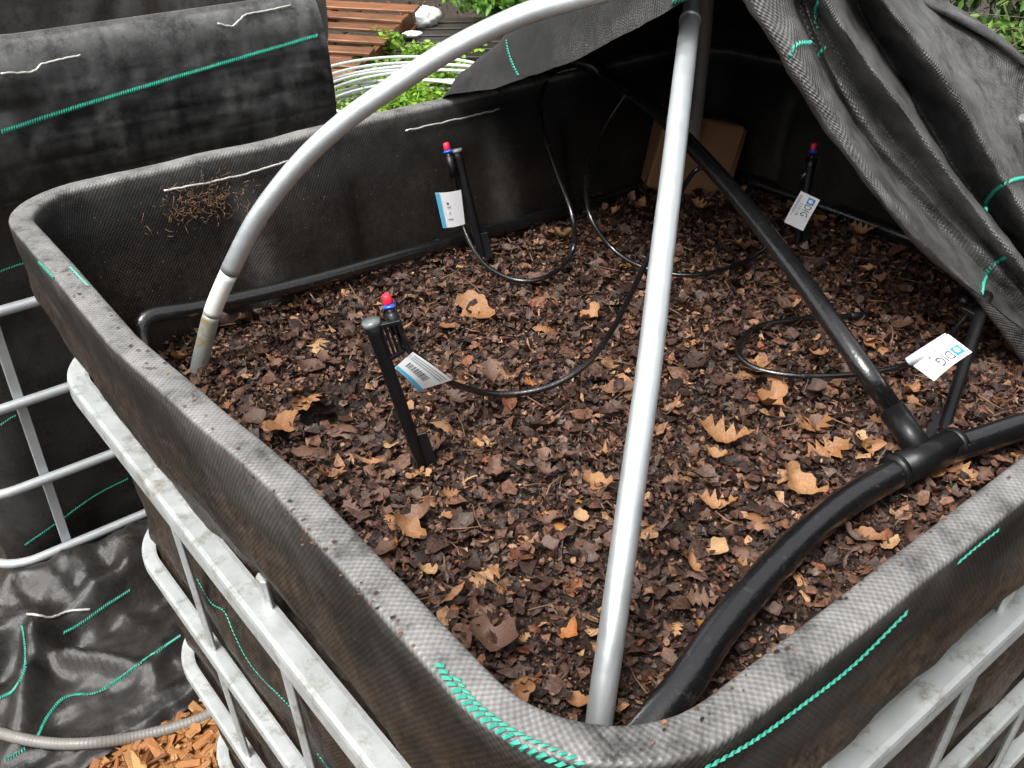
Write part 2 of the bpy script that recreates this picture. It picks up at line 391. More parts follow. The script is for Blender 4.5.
dust = np.zeros((nL, nP)); mud = np.zeros((nL, nP))
rimw = np.exp(-((K-47.5)/8.0)**10)  # pale rim strip: worn fabric plus sky reflection painted into the colour
dust += rimw*1.0+np.where(outer, .02+.34*np.clip(2.2*fbm(S*7+zz*6, zz*14, 7)-.15, 0, 1)*sstep(-.26, -.05, zz), 0)
dust += np.where(inner, .04*np.clip(fbm(S*10, zz*14, 8)+.1, 0, 1)+.10*np.exp(-((zz+.03)/.03)**2)*np.clip(.4+fbm(S*6, zz*6, 3), 0, 1), 0)
dust += np.where(inner, .20*np.exp(-((tl-.23)/.012)**2)+.2*np.exp(-((tl-.575)/.012)**2), 0)*sstep(-.02, -.06, zz)  # two paler vertical strips along rib edges
mud += np.where(outer, (.18+.32*sstep(-.02, -.12, zz))*(N2[:, 1:2] >= -.5)+(.25+.75*sstep(-.03, -.12, zz))*(N2[:, 1:2] < -.5), 0)+np.where(inner, .20*sstep(-.02, -.15, zz), 0)
uv = np.stack([S, np.broadcast_to(np.r_[0, np.cumsum(np.linalg.norm(np.diff(PR, axis=0), axis=1))][None], (nL, nP))], -1).reshape(-1, 2)
LV = L3.reshape(-1, 3); LF = grid_faces(nL, nP, True)
mesh('fabric_liner', LV, LF, M['liner'], binroot, uv=uv, attrs={'dust': np.clip(dust, 0, 1).ravel(), 'mud': np.clip(mud, 0, 1).ravel()})
liner_bvh = bvh_of(LV, LF)

def stitches(P, Nr, wd, pitch, lift=.0012):
    """a woven-in thread: a row of small slanted stitches lying on the cloth"""
    P = np.array(P); Nr = np.array(Nr); s = np.r_[0, np.cumsum(np.linalg.norm(np.diff(P, axis=0), axis=1))]
    n = max(2, int(s[-1]/pitch)); V = []; Fc = []
    for i in range(n):
        q = (i+.5)/n*s[-1]; p = np.array([np.interp(q, s, P[:, k]) for k in range(3)]); nr = np.array([np.interp(q, s, Nr[:, k]) for k in range(3)]); nr /= np.linalg.norm(nr)
        q2 = min(s[-1], q+pitch*.3); q1 = max(0, q-pitch*.3)
        t = np.array([np.interp(q2, s, P[:, k])-np.interp(q1, s, P[:, k]) for k in range(3)]); t /= np.linalg.norm(t)+1e-9; b = np.cross(nr, t)
        j = random.uniform(.85, 1.15)
        for (a, c, h) in ((-.62, -.35, 0), (-.1, -.55, .0), (.62, .3, 0), (.1, .55, 0), (0, 0, .35*wd)):
            V.append(p+t*a*pitch*j+b*c*wd+nr*(lift+h))
        k = 5*i; Fc += [(k, k+1, k+4), (k+1, k+2, k+4), (k+2, k+3, k+4), (k+3, k, k+4)]
    return np.array(V), Fc
def stripe(bvh, px, wd, pitch, parent, name='green_thread', lift=.0015):
    pts = cr([(a, b, 0) for a, b in px], 10)[:, :2]; P = []; Q = []
    for u, v in pts:
        h, n = hit(bvh, u, v)
        if h is None: continue
        if P and np.linalg.norm(h-P[-1]) > .12: continue
        P.append(h); Q.append(n)
    if len(P) < 3: return
    V, Fc = stitches(P, Q, wd, pitch, lift); mesh(name, V, Fc, M['teal'], parent, smooth=False)
for px, wd, pt in (([(438, 664), (452, 686), (480, 716), (515, 741), (548, 757), (575, 768)], .005, .0046), ([(455, 678), (478, 706), (515, 733), (552, 750), (585, 764)], .003, .0046),
                   ([(700, 768), (752, 738), (800, 703), (850, 664), (905, 610)], .0042, .0052), ([(955, 562), (975, 545), (997, 528)], .003, .0052),
                   ([(198, 578), (212, 602), (226, 612), (236, 635), (255, 668), (296, 711)], .0028, .005), ([(318, 752), (330, 768)], .003, .005),
                   ([(40, 262), (55, 278)], .004, .004), ([(70, 268), (88, 287)], .003, .004)):
    stripe(liner_bvh, px, wd, pt, binroot)
# cage rails and cut uprights
def rail(z, inset, r=.0115, name='cage_rail', flat=None):
    p, _, _ = rrect(inset, 1.2-inset, -1.0+inset, -inset, .10, 12, 18)
    V, Fc, UV = tube(np.c_[p, np.full(len(p), z)], r, 12, closed=True, flat=flat); return mesh(name, V, Fc, M['cage'], binroot, uv=UV, smooth=False)
rail(-.212, .010, .0130, flat=.95); rail(-.490, .030, .0098, flat=.9); rail(-.70, .040, .0098, flat=.9); rail(-.925, .050, .0098, flat=.9)
def upright(x, y, top, nrm):
    """flat cut-off bar, leaning in slightly towards its foot"""
    n = np.array(nrm, float); t = np.array([-n[1], n[0], 0]); z0 = -1.02
    a = np.array([x, y, top]); b = np.array([x, y, z0])-n*.038; ax = (a-b)/np.linalg.norm(a-b); nn = np.cross(ax, t)
    V, Fc = boxm((a+b)/2, (np.linalg.norm(a-b)/2, .0075, .0035), np.array([ax, t, nn]), .003)
    mesh('cage_upright', V, Fc, M['cage'], binroot, smooth=False)
for y, top in ((-.320, -.155), (-.58, -.165), (-.82, -.16)): upright(.015, y, top, (-1, 0, 0))
for x in (.24, .50, .76, 1.0): upright(x, -.985, -.17, (0, -1, 0))
for x in (.24, .6, .96): upright(x, -.015, -.17, (0, 1, 0))
for y in (-.25, -.5, -.75): upright(1.185, y, -.17, (1, 0, 0))
for y in (-.86, -.5, -.14):                                  # skids the cage stands on
    V, Fc = boxm((.6, y, GROUND+.05), (.53, .05, .05), None, .006); mesh('base_skid', V, Fc, M['black_plastic'], binroot, smooth=False)
V, Fc = boxm((.6, -.5, GROUND+.11), (.53, .43, .012), None, .004); mesh('base_plate', V, Fc, M['black_plastic'], binroot, smooth=False)
# wire stitches through the back lining
def wall_line(pxs, r, name, parent, mat, bvh=liner_bvh, lift=.004, jit=.0008):
    pts = []
    for u, v in cr([(a, b, 0) for a, b in pxs], 8)[:, :2]:
        h, n = hit(bvh, u, v)
        if h is not None: pts.append(h+n*(lift+random.uniform(-jit, jit))+np.array([0, 0, random.uniform(-jit, jit)]))
    if len(pts) > 3: put_tube(name, pts, r, mat, parent, 6)
wall_line([(163, 191), (200, 184), (245, 174), (288, 161)], .0014, 'wire_stitch', binroot, M['wire'])
wall_line([(404, 131), (440, 123), (475, 115), (498, 109)], .0013, 'wire_stitch', binroot, M['wire'])
# dry roots caught on the back lining
parts = []
for _ in range(240):
    u = random.gauss(203, 22); v = 205-.22*(u-203)+random.gauss(-4, 11)
    h, n = hit(liner_bvh, u, v)
    if h is None: continue
    a = random.uniform(0, 2*math.pi); ln = random.uniform(.003, .013); dz = np.array([math.cos(a), 0, math.sin(a)])
    p = [h+n*.002, h+n*random.uniform(.002, .010)+dz*ln*.5, h+n*random.uniform(.002, .008)+dz*ln+np.array([0, 0, random.uniform(-.006, .004)])]
    parts.append(tube(p, random.uniform(.0002, .0006), 4)[:2])
V, Fc = join(parts); mesh('root_tangle', V, Fc, M['roots'], binroot, kind='stuff')

# ================================================================ soil and leaf mulch
def soil_h(x, y):
    h = -.216+.016*fbm(x*5, y*5, 9)+.010*fbm(x*16, y*16, 10)+.02*sstep(.35, .0, np.hypot(x-.45, y+.55))
    h = h-.16*np.exp(-(((x-.232)/.050)**2+((y+.318)/.036)**2)**2)
    h = h-.030*np.exp(-(((x-.09)/.05)**2+((y+.10)/.06)**2))-.055*np.exp(-(((x-.16)/.10)**2+((y+.88)/.08)**2))
    h = h-.025*sstep(.75, 1.1, x)*sstep(-.35, -.6, y)-.02*np.exp(-(((x-.85)/.12)**2+((y+.70)/.06)**2))
    return h
nx, ny = 300, 250
X, Y = np.meshgrid(np.linspace(.030, 1.170, nx), np.linspace(-.970, -.030, ny), indexing='ij')
Zs = soil_h(X, Y)+.008*fbm(X*60, Y*60, 12, 3)
SV = np.stack([X, Y, Zs], -1).reshape(-1, 3); SF = grid_faces(nx, ny)
soil = mesh('soil', SV, SF, M['soil'], kind='structure'); soil['label'] = 'dark damp soil filling the fabric lined bin'
soil_bvh = bvh_of(SV, SF)
PAL = np.array([(.020, .0105, .0078), (.036, .019, .014), (.060, .031, .021), (.090, .045, .029), (.132, .066, .041), (.10, .066, .051), (.17, .09, .052), (.27, .15, .078), (.135, .05, .024), (.065, .044, .034)])
PW = np.array([.20, .20, .18, .13, .07, .07, .05, .035, .035, .03]); PW /= PW.sum()
def flakes(n, smin, smax, hf, xr, yr, tiltmax, lift, pal=PAL, pw=PW, elong=(.45, 1.0), keep=None, nv=7):
    x = RNG.uniform(*xr, n); y = RNG.uniform(*yr, n)
    if keep is not None:
        k = keep(x, y); x = x[k]; y = y[k]; n = len(x)
    s = smin*(smax/smin)**(RNG.random(n)**1.6); a = np.linspace(0, 2*np.pi, nv, endpoint=False)
    rad = RNG.uniform(.45, 1.05, (n, nv)); el = RNG.uniform(*elong, n)
    lx = np.cos(a)[None]*rad*.5; ly = np.sin(a)[None]*rad*.5*el[:, None]
    curl = RNG.normal(0, 1.3, (n, 1)); cup = RNG.normal(0, .9, (n, 1))
    lz = curl*lx**2+cup*ly**2*1.5+RNG.normal(0, .06, (n, nv))
    lx = np.c_[lx, np.zeros(n)]; ly = np.c_[ly, np.zeros(n)]; lz = np.c_[lz, RNG.normal(0, .05, n)]
    L = np.stack([lx, ly, lz], -1)*s[:, None, None]
    th = RNG.uniform(0, 2*np.pi, n); ti = np.abs(RNG.normal(0, tiltmax, n)); ax = RNG.uniform(0, 2*np.pi, n)
    def rz(t):
        R = np.zeros((n, 3, 3)); R[:, 0, 0] = R[:, 1, 1] = np.cos(t); R[:, 0, 1] = -np.sin(t); R[:, 1, 0] = np.sin(t); R[:, 2, 2] = 1; return R
    Rx = np.zeros((n, 3, 3)); Rx[:, 0, 0] = 1; Rx[:, 1, 1] = Rx[:, 2, 2] = np.cos(ti); Rx[:, 1, 2] = -np.sin(ti); Rx[:, 2, 1] = np.sin(ti)
    R = rz(ax) @ Rx @ rz(th)
    W = np.einsum('nij,nkj->nki', R, L); W[..., 0] += x[:, None]; W[..., 1] += y[:, None]; W[..., 2] += (hf(x, y)+RNG.uniform(*lift, n))[:, None]
    c = pal[RNG.choice(len(pal), n, p=pw)]*RNG.uniform(.7, 1.35, (n, 1))
    cc = np.repeat(c, nv+1, 0)
    i = np.arange(nv); tri = np.stack([np.full(nv, nv), i, (i+1) % nv], -1); F = (np.arange(n)[:, None, None]*(nv+1)+tri[None]).reshape(-1, 3)
    return W.reshape(-1, 3), F, cc
inbin = lambda x, y: ((((x-.236)/.040)**2+((y+.316)/.028)**2) > 1) & (x > .04) & (x < 1.16) & (y < -.04) & (y > -.965)
sets = [flakes(62000, .003, .010, soil_h, (.03, 1.17), (-.97, -.03), .6, (0, .009), keep=inbin, nv=6),
        flakes(26000, .007, .019, soil_h, (.03, 1.17), (-.97, -.03), .5, (.002, .013), keep=inbin),
        flakes(3600, .015, .034, soil_h, (.03, 1.17), (-.97, -.03), .42, (.005, .015), keep=inbin),
        flakes(9000, .008, .028, soil_h, (.03, 1.17), (-.97, -.03), .5, (.003, .014), elong=(.08, .2), keep=inbin)]
n = 0; Vs = []; Fs = []; Cs = []
for V, Fc, C in sets: Vs.append(V); Fs.append(Fc+n); Cs.append(C); n += len(V)
LVV = np.concatenate(Vs); LCC = np.concatenate(Cs)
mesh('leaf_litter', LVV, np.concatenate(Fs), M['flake'], soil, smooth=True, attrs={'tint': LCC}, kind='stuff')
def crumbs():
    V = []; F = []; C = []; n = 0
    for _ in range(170):
        k = random.choice((0, 1)); t = random.random()
        if k == 0: u, v = 60+t*360, 262+t*392
        else: u, v = 640+t*384, 752-t*300
        h, nn = hit(liner_bvh, u+random.gauss(0, 7), v+random.gauss(0, 7))
        if h is None or h[2] < -.02: continue
        sz = random.uniform(.0008, .0026); a = random.uniform(0, 6.28)
        for q in range(5): V.append(h+np.array([math.cos(a+q*1.256), math.sin(a+q*1.256)*.6, 0])*sz*random.uniform(.6, 1.2)+[0, 0, .001+random.uniform(0, .0008)])
        F.append(tuple(range(n, n+5))); n += 5; C += [PAL[random.randint(0, 6)]]*5
    mesh('dirt_crumbs', V, F, M['flake'], binroot, smooth=False, attrs={'tint': np.array(C)}, kind='stuff')
crumbs()
# twigs and pine needles in the mulch
parts = []
for _ in range(150):
    x, y = RNG.uniform(.06, 1.14), RNG.uniform(-.94, -.06); a = RNG.uniform(0, 6.28); ln = RNG.uniform(.015, .05); z = float(soil_h(x, y))+.015
    d = np.array([math.cos(a), math.sin(a), RNG.normal(0, .2)])*ln/2; p = np.array([x, y, z]); b = np.array([-d[1], d[0], 0])*RNG.normal(0, .15)
    parts.append(tube([p-d, p+b, p+d], RNG.uniform(.0004, .0010), 4)[:2])
V, Fc = join(parts); mesh('twig_litter', V, Fc, plain('pale_twig', (.17, .09, .045), .6, 0, .5, 8, .1), soil, kind='stuff')
# whole leaves, one object each
def leaf_mesh(name, outline, mat, curl, fold, seed, res=.0):
    """outline: half-width at stations along a unit leaf; cupped and rolled blade with a midrib"""
    rr = np.random.default_rng(seed); st = np.array(outline)*rr.uniform(.7, 1.15, len(outline)); st = np.maximum(.008, cr(np.c_[st, st*rr.uniform(.75, 1.2, len(st)), 0*st], 2)); n = len(st); V = []; Fc = []
    for i, hw2 in enumerate(st):
        t = i/(n-1); xx = t-.5
        for j, k in enumerate((-1, -.5, 0, .5, 1)):
            hw = hw2[0] if k < 0 else hw2[1]; yy = k*hw*(1+rr.normal(0, .04)); zq = curl*(xx*xx)*2.0+fold*abs(yy)*1.3+rr.normal(0, .012)+.12*math.sin(5*xx+seed)*yy*4*.5
            V.append((xx, yy, zq))
    for i in range(n-1):
        for j in range(4): Fc.append((i*5+j, i*5+j+1, (i+1)*5+j+1, (i+1)*5+j))
    # stalk
    b = len(V); V += [(-.5, -.008, V[2][2]), (-.5, .008, V[2][2]), (-.68, .012, V[2][2]+.03)]; Fc.append((b, b+1, b+2))
    me = bpy.data.meshes.new(name); me.from_pydata(V, [], Fc); me.polygons.foreach_set('use_smooth', np.ones(len(Fc), bool)); me.materials.append(mat); return me
OAK = [.02, .10, .26, .12, .34, .14, .38, .16, .28, .12, .02]; OVAL = [.02, .13, .21, .25, .26, .24, .2, .13, .02]; ROUND = [.05, .24, .36, .42, .43, .40, .33, .2, .04]; SLIM = [.01, .07, .11, .13, .13, .12, .09, .05, .01]; TORN = [.10, .24, .20, .33, .28, .36, .22, .30, .12]
LM = {}
for mk in ('leaf_tan', 'leaf_brown', 'leaf_orange'):
    for sn, sh in (('oak', OAK), ('oval', OVAL), ('round', ROUND), ('slim', SLIM), ('torn', TORN)):
        LM[(mk, sn)] = [leaf_mesh('leaf', sh, M[mk], c, f, i*7+len(sn)) for i, (c, f) in enumerate(((.35, .25), (-.4, -.2), (.7, .5)))]
def drop_leaf(u, v, size_px, mk, sn, ang=None, tilt=.35, lift=.013):
    h, n = hit(soil_bvh, u, v)
    if h is None: return False
    if not (.06 < h[0] < 1.15 and -.96 < h[1] < -.05) or ((h[0]-.232)/.05)**2+((h[1]+.318)/.038)**2 < 1: return False
    size = size_px*np.linalg.norm(h-CAM)/FPX
    ang = random.uniform(0, 6.28) if ang is None else ang
    Mx = Matrix.Translation(Vector((h[0], h[1], float(soil_h(h[0], h[1]))+lift))) @ Matrix.Rotation(random.uniform(0, 6.28), 4, 'Z') @ Matrix.Rotation(abs(random.gauss(0, tilt)), 4, 'X') @ Matrix.Rotation(ang, 4, 'Z') @ Matrix.Scale(size, 4)
    share('leaf', random.choice(LM[(mk, sn)]), soil, Mx); return True
T, B, Og = 'leaf_tan', 'leaf_brown', 'leaf_orange'
NAMED = [(293, 292, 34, T, 'torn'), (320, 352, 30, T, 'oak'), (277, 374, 22, T, 'oval'), (283, 436, 40, T, 'torn'), (268, 432, 28, T, 'oval'), (345, 437, 46, B, 'oval'), (312, 405, 34, T, 'oak'), (318, 458, 46, B, 'oval'),
         (374, 476, 30, T, 'slim'), (330, 488, 34, T, 'oak'), (495, 655, 48, B, 'round'), (570, 645, 28, Og, 'oval'), (596, 660, 16, Og, 'oval'), (755, 380, 40, T, 'oak'), (772, 384, 36, T, 'round'), (768, 412, 38, T, 'torn'),
         (722, 452, 52, T, 'oak'), (798, 502, 44, T, 'torn'), (812, 440, 40, T, 'oak'), (826, 462, 44, T, 'oak'), (716, 518, 36, T, 'oak'), (745, 385, 30, T, 'oval'), (866, 455, 26, T, 'oval'), (932, 480, 32, T, 'oval'), (800, 595, 46, T, 'slim'),
         (860, 555, 40, B, 'slim'), (598, 495, 28, T, 'torn'), (668, 420, 30, T, 'slim'), (590, 328, 26, T, 'torn'), (478, 322, 44, T, 'torn'), (446, 340, 22, T, 'round'), (545, 335, 24, T, 'oval'), (560, 245, 24, T, 'torn'), (595, 205, 16, T, 'oval'), (612, 222, 18, T, 'oak'),
         (475, 460, 18, T, 'round'), (445, 437, 28, T, 'oval'), (437, 455, 30, B, 'oak'), (420, 525, 40, B, 'oval'), (447, 528, 24, T, 'oval'), (410, 540, 36, T, 'oval'), (485, 580, 36, T, 'oak'), (520, 690, 36, T, 'oak'), (545, 465, 20, B, 'round'), (492, 385, 44, B, 'oak'),
         (552, 522, 20, Og, 'slim'), (578, 512, 16, Og, 'oval'), (545, 560, 26, B, 'round'), (650, 470, 24, T, 'slim'), (755, 525, 34, T, 'torn'), (690, 575, 26, T, 'oval'), (700, 610, 30, B, 'oak'), (735, 205, 26, T, 'torn'), (780, 265, 26, T, 'slim'), (740, 560, 24, B, 'round'),
         (385, 560, 26, B, 'round'), (400, 340, 26, T, 'slim'), (535, 290, 26, B, 'torn'), (395, 555, 14, Og, 'oval'), (880, 430, 24, T, 'oak'), (905, 545, 30, B, 'oak'), (780, 470, 26, B, 'oval'), (850, 345, 26, B, 'torn'), (815, 400, 22, B, 'round'), (860, 240, 24, T, 'oak'), (700, 215, 22, T, 'oak'), (640, 215, 20, T, 'oval')]
nl = 0
for u, v, s, mk, sn in NAMED: nl += drop_leaf(u, v, s*1.05, mk, sn)
tries = 0
while nl < 290 and tries < 4000:
    tries += 1
    u, v = random.uniform(170, 1020), random.uniform(190, 735)
    mk = random.choices((T, B, Og), (.34, .62, .04))[0]; sn = random.choice(('oak', 'oval', 'round', 'torn', 'torn', 'slim'))
    nl += drop_leaf(u, v, random.uniform(13, 30)*(.7 if v < 330 else 1), mk, sn)

# ================================================================ hoops
def galv(name, pts, r, parent, label=None): return put_tube(name, pts, r, M['galv'], parent, 20, label=label)
A0 = np.array([.08, -.08, 0]); DH = np.array([.778, -.628, 0]); NB = np.array([.628, .778, 0])
hp = [on_plane(u, v, A0, NB) for u, v in ((198, 372), (204, 345), (215, 305), (240, 250), (262, 211), (300, 163), (345, 121), (400, 82), (455, 47), (520, 16), (575, -1), (630, -14))]
h1 = thing('tube_hoop', 'galvanised steel tube hoop arching up from the far left corner of the bin', 'hoop', hp[0])
def hoopz(s): return .228-.445*((abs(s-.64))/.57)**2.3
hp += [A0+DH*s+NB*.27*float(sstep(.6, .92, s))+np.array([0, 0, hoopz(s)-.05*float(sstep(.70, .81, s))]) for s in (.67, .72, .76, .80, .86, .94, 1.02, 1.10, 1.16, 1.21)]
hc = cr(hp, 10); ss = np.r_[0, np.cumsum(np.linalg.norm(np.diff(hc, axis=0), axis=1))]
k0 = np.searchsorted(ss, .085); k1 = np.searchsorted(ss, .145)
galv('tube', hc[k1:], .0112, h1); put_tube('sleeve', hc[k0:k1+1], .0107, M['sleeve'], h1, 18, label='white sleeve joining the hoop foot'); put_tube('foot', hc[:k0+1], .0105, M['stained'], h1, 18, label='rust stained foot of the hoop')
pp = [at_depth(u, v, d) for u, v, d in ((597, 745, .83), (600, 715, .815), (611, 640, .80), (622, 560, .80), (636, 460, .815), (650, 360, .845), (662, 255, .90), (673, 165, .97), (683, 80, 1.07), (690, 22, 1.17))]
h2 = thing('tube_hoop', 'straight looking galvanised tube rising through the middle from the near corner', 'hoop', pp[0])
galv('tube', cr(pp, 8), .0112, h2)
pq = [pp[-1], at_depth(694, -12, 1.24), np.array([.72, -.40, .215]), np.array([.86, -.29, .14]), np.array([.98, -.19, .0]), np.array([1.06, -.12, -.14]), np.array([1.085, -.10, -.22])]
pc = cr(pq, 8); galv('upper_tube', pc, .0098, h2); put_tube('coupler', resample(pc[:4], 5)[0:2]+0, .0124, M['galv'], h2, 20)

# ================================================================ irrigation pipes
irr = thing('irrigation_pipe', 'black poly irrigation pipe ring with a tee and a branch crossing the bin', 'irrigation pipe', (.70, -.80, -.2))
TEE = on(925, 458, 2, -.183)
m1 = [np.array([.085, -.80, -.22]), np.array([.13, -.875, -.215])]+[on(u, v, 2, z) for u, v, z in ((672, 700, -.198), (722, 628, -.188), (778, 563, -.184), (845, 503, -.184))]+[TEE]
put_tube('main_pipe', cr(m1, 12), .0150, M['pipe'], irr, 18)
m2 = [TEE, on(975, 442, 2, -.184), on(1024, 426, 2, -.186), on(1090, 410, 2, -.19), np.array([1.04, -.86, -.195]), np.array([1.12, -.80, -.2]), np.array([1.145, -.6, -.205]), np.array([1.15, -.3, -.2]), np.array([1.13, -.09, -.2]), np.array([1.04, -.072, -.205])]
put_tube('main_pipe', cr(m2, 10), .0145, M['pipe'], irr, 16)
wl = [np.array([1.04, -.072, -.205])]+[on(u, v, 1, -.074) for u, v in ((560, 212), (430, 248), (300, 284), (200, 307), (145, 319))]+[np.array([.092, -.098, -.20]), np.array([.072, -.16, -.205]), np.array([.07, -.4, -.21]), np.array([.07, -.65, -.215]), np.array([.085, -.80, -.22])]
put_tube('wall_pipe', cr(wl, 8), .0105, M['pipe'], irr, 12)
PE = np.array([.875, -.03, .022])
br = [TEE+[0, 0, .004], on(905, 425, 1, -.775), at_depth(866, 372, 1.10), at_depth(800, 278, 1.19), at_depth(740, 200, 1.31), at_depth(690, 144, 1.42), at_depth(650, 106, 1.51), at_depth(610, 79, 1.60), PE, np.array([.84, .05, .0]), np.array([.83, .075, -.2])]
put_tube('branch_pipe', cr(br, 10), .0115, M['pipe'], irr, 16)
d1 = m2[1]-m1[-2]; d1 /= np.linalg.norm(d1); d2 = br[2]-TEE; d2 /= np.linalg.norm(d2)
tee = put_tube('tee_fitting', [TEE-d1*.040, TEE+d1*.040], .0172, M['black_plastic'], irr, 18)
put_tube('tee_outlet', [TEE, TEE+d2*.060], .0140, M['black_plastic'], tee, 18)
for s in (-1, 1): put_tube('clamp_ring', [TEE+d1*s*.040, TEE+d1*s*.047], .0184, M['black_plastic'], tee, 18)

# ================================================================ sprinklers on stakes
def text_mesh(s, size):
    c = bpy.data.curves.new('t', 'FONT'); c.body = s; c.size = size; c.align_x = 'LEFT'; c.resolution_u = 2
    o = bpy.data.objects.new('t', c); COL.objects.link(o); dg = bpy.context.evaluated_depsgraph_get()
    me = bpy.data.meshes.new_from_object(o.evaluated_get(dg)); V = np.array([v.co[:] for v in me.vertices]); Fc = [tuple(p.vertices) for p in me.polygons]
    bpy.data.objects.remove(o); bpy.data.curves.remove(c); bpy.data.meshes.remove(me); return V, Fc
def frame_from(p0, p1, side):
    z = p1-p0; z = z/np.linalg.norm(z); x = side-z*(side @ z); x /= np.linalg.norm(x); return x, np.cross(z, x), z
def quad_tag(parent, corners, kind):
    """corners: a (left, loop side), b, c, d in order round the tag; slightly bowed paper"""
    a, b, c, d = [np.array(q, float) for q in corners]; n = np.cross(b-a, d-a); n /= np.linalg.norm(n)
    if n @ (CAM-a) < 0: n = -n
    bow = .0025
    def pt(s, t, lift=0): return (a*(1-s)+b*s)*(1-t)+(d*(1-s)+c*s)*t+n*(bow*math.sin(math.pi*s)+lift)
    nu, nv = 9, 5; G = np.array([[pt(i/(nu-1), j/(nv-1), .0) for j in range(nv)] for i in range(nu)]); Gb = G-n*.0006
    V = np.concatenate([G.reshape(-1, 3), Gb.reshape(-1, 3)]); f = grid_faces(nu, nv); Fc = [tuple(q) for q in f]+[tuple(q[::-1]+nu*nv) for q in f]
    tg = mesh('paper_tag', V, Fc, M['tag'], parent, smooth=True)
    W, Hh = np.linalg.norm(b-a), np.linalg.norm(d-a)
    def rect(s0, s1, t0, t1, mat, nm, lift=.0006):
        k = 8; V = [pt(s0+(s1-s0)*i/k, t, lift) for i in range(k+1) for t in (t0, t1)]; mesh(nm, V, [(2*i, 2*i+1, 2*i+3, 2*i+2) for i in range(k)], mat, tg)
    def text(s, s0, t0, hgt, mat, ws, nm='print'):
        TV, TF = text_mesh(s, 1.0); TV[:, 0] -= TV[:, 0].min(); wd = TV[:, 0].max(); TV[:, 1] -= TV[:, 1].min(); hh = TV[:, 1].max()
        mesh(nm, [pt(s0+x/wd*ws, t0-y/hh*hgt, .0007) for x, y, _ in TV], TF, mat, tg, smooth=False)
    if kind == 'dig':
        rect(.06, .24, .14, .50, M['logo_blue'], 'logo')
        ang = np.linspace(0, 2*np.pi, 14, endpoint=False)
        mesh('logo_drop', [pt(.15+.05*math.cos(q), .33+.11*math.sin(q), .0011) for q in ang], [tuple(range(14))], M['tag'], tg, smooth=False)
        text('DIG', .27, .50, .36, M['ink'], .34); text('112-18', .30, .72, .13, M['ink'], .36)
        for k in range(3): rect(.08, .62+.1*k % .2, .80+.05*k, .825+.05*k, M['ink_grey'], 'print')
    elif kind == 'barcode':
        rect(0.0, 1.0, .86, 1.0, M['tag_blue'], 'blue_band'); x = .12
        for k in range(16):
            wdt = random.choice((.01, .018, .028)); rect(x, x+wdt, .44, .68, M['ink'], 'barcode_bar'); x += wdt+random.choice((.012, .02, .03))
        for k in range(3): rect(.06, .94, .10+.09*k, .135+.09*k, M['ink_grey'], 'print')
    else:
        rect(.0, .16, 0, 1, M['tag_blue'], 'blue_band'); rect(.36, .44, .28, .34, M['ink'], 'print'); rect(.36, .50, .40, .44, M['ink_grey'], 'print'); rect(.38, .46, .56, .60, M['ink_grey'], 'print'); rect(.30, .52, .74, .78, M['ink_grey'], 'print')
    return tg
def nozzle(root, p, ax, side, disc=None):
    ax = ax/np.linalg.norm(ax)
    put_tube('nozzle_post', [p-ax*.010, p+ax*.004], .0042, M['black_plastic'], root, 10)
    put_tube('blue_base', [p+ax*.003, p+ax*.007, p+ax*.0072, p+ax*.0095], [.0035, .0080, .0080, .0046], M['blue'], root, 4)
    put_tube('red_cap', [p+ax*.009, p+ax*.0105, p+ax*.018, p+ax*.0192], [.0044, .0050, .0044, .003], M['red'], root, 14)
def stake(root, top, bot, side, L=None):
    """T-section plastic ground stake with a hollow head and a slotted bracket on the riser side"""
    x, y, z = frame_from(bot, top, side)
    put_tube('stake_shaft', [bot-z*.06, bot, bot+z*.02, top-z*.028, top-z*.012, top], [.002, .0052, .0066, .0072, .0075, .0085], M['black_plastic'], root, 14)
    V, Fc = boxm((bot+z*.012+x*.010), (.006, .0016, .022), np.array([x, y, z])); mesh('stake_fin', V, Fc, M['black_plastic'], root, smooth=False)
    return x, y, z
def bracket(root, top, x, y, z, w=.026):
    parts = [boxm(top+x*(w*.5+.002)-z*.006, (w*.5, .003, .002), np.array([x, y, z])), boxm(top+x*(w*.42+.002)-z*.040, (w*.42, .003, .002), np.array([x*.85+z*.3, y, z*.85-x*.3])/1.0)]
    for k in range(5): parts.append(boxm(top+x*(.007+k*.0044)-z*.023, (.0011, .0022, .017), np.array([x, y, z])))
    V, Fc = join(parts); mesh('slotted_bracket', V, Fc, M['black_plastic'], root, smooth=False)
GRP = 'micro sprinklers on stakes in the mulch'
camdir = -CR
# near one
bot = on(421, 462, 2, -.197); top = at_depth(371, 322, np.linalg.norm(bot-CAM)-.075)
s1 = thing('micro_sprinkler', 'black sprinkler stake with red and blue nozzle nearest the camera, leaning left, barcode tag', 'sprinkler', bot, GRP)
x, y, z = stake(s1, top, bot, CR); bracket(s1, top, x, y, z)
hd = top+z*.0004; put_tube('stake_cap', [top-z*.004, top+z*.0015], .0092, M['grey_disc'], s1, 16, label='grey worn flat top of the stake')
npos = at_depth(391, 312, np.linalg.norm(top-CAM)+.002)
put_tube('riser', [npos, npos-z*.022], [.0062, .0066], M['black_plastic'], s1, 12)
nozzle(s1, npos, z+np.array([0, 0, .2]), x)
dz = lambda u, v, lift: (lambda C, D, h: h-D/D[2]*-1*(lift+.012))(*ray(u, v), hit(soil_bvh, u, v)[0])
tb = [npos-z*.012, npos-z*.035+x*.004, at_depth(411, 352, np.linalg.norm(npos-CAM)+.024), at_depth(430, 366, np.linalg.norm(npos-CAM)+.045), at_depth(449, 382, np.linalg.norm(npos-CAM)+.07), dz(495, 394, .012), dz(545, 388, .014), dz(585, 365, .03), dz(615, 325, .05), dz(640, 275, .06)]
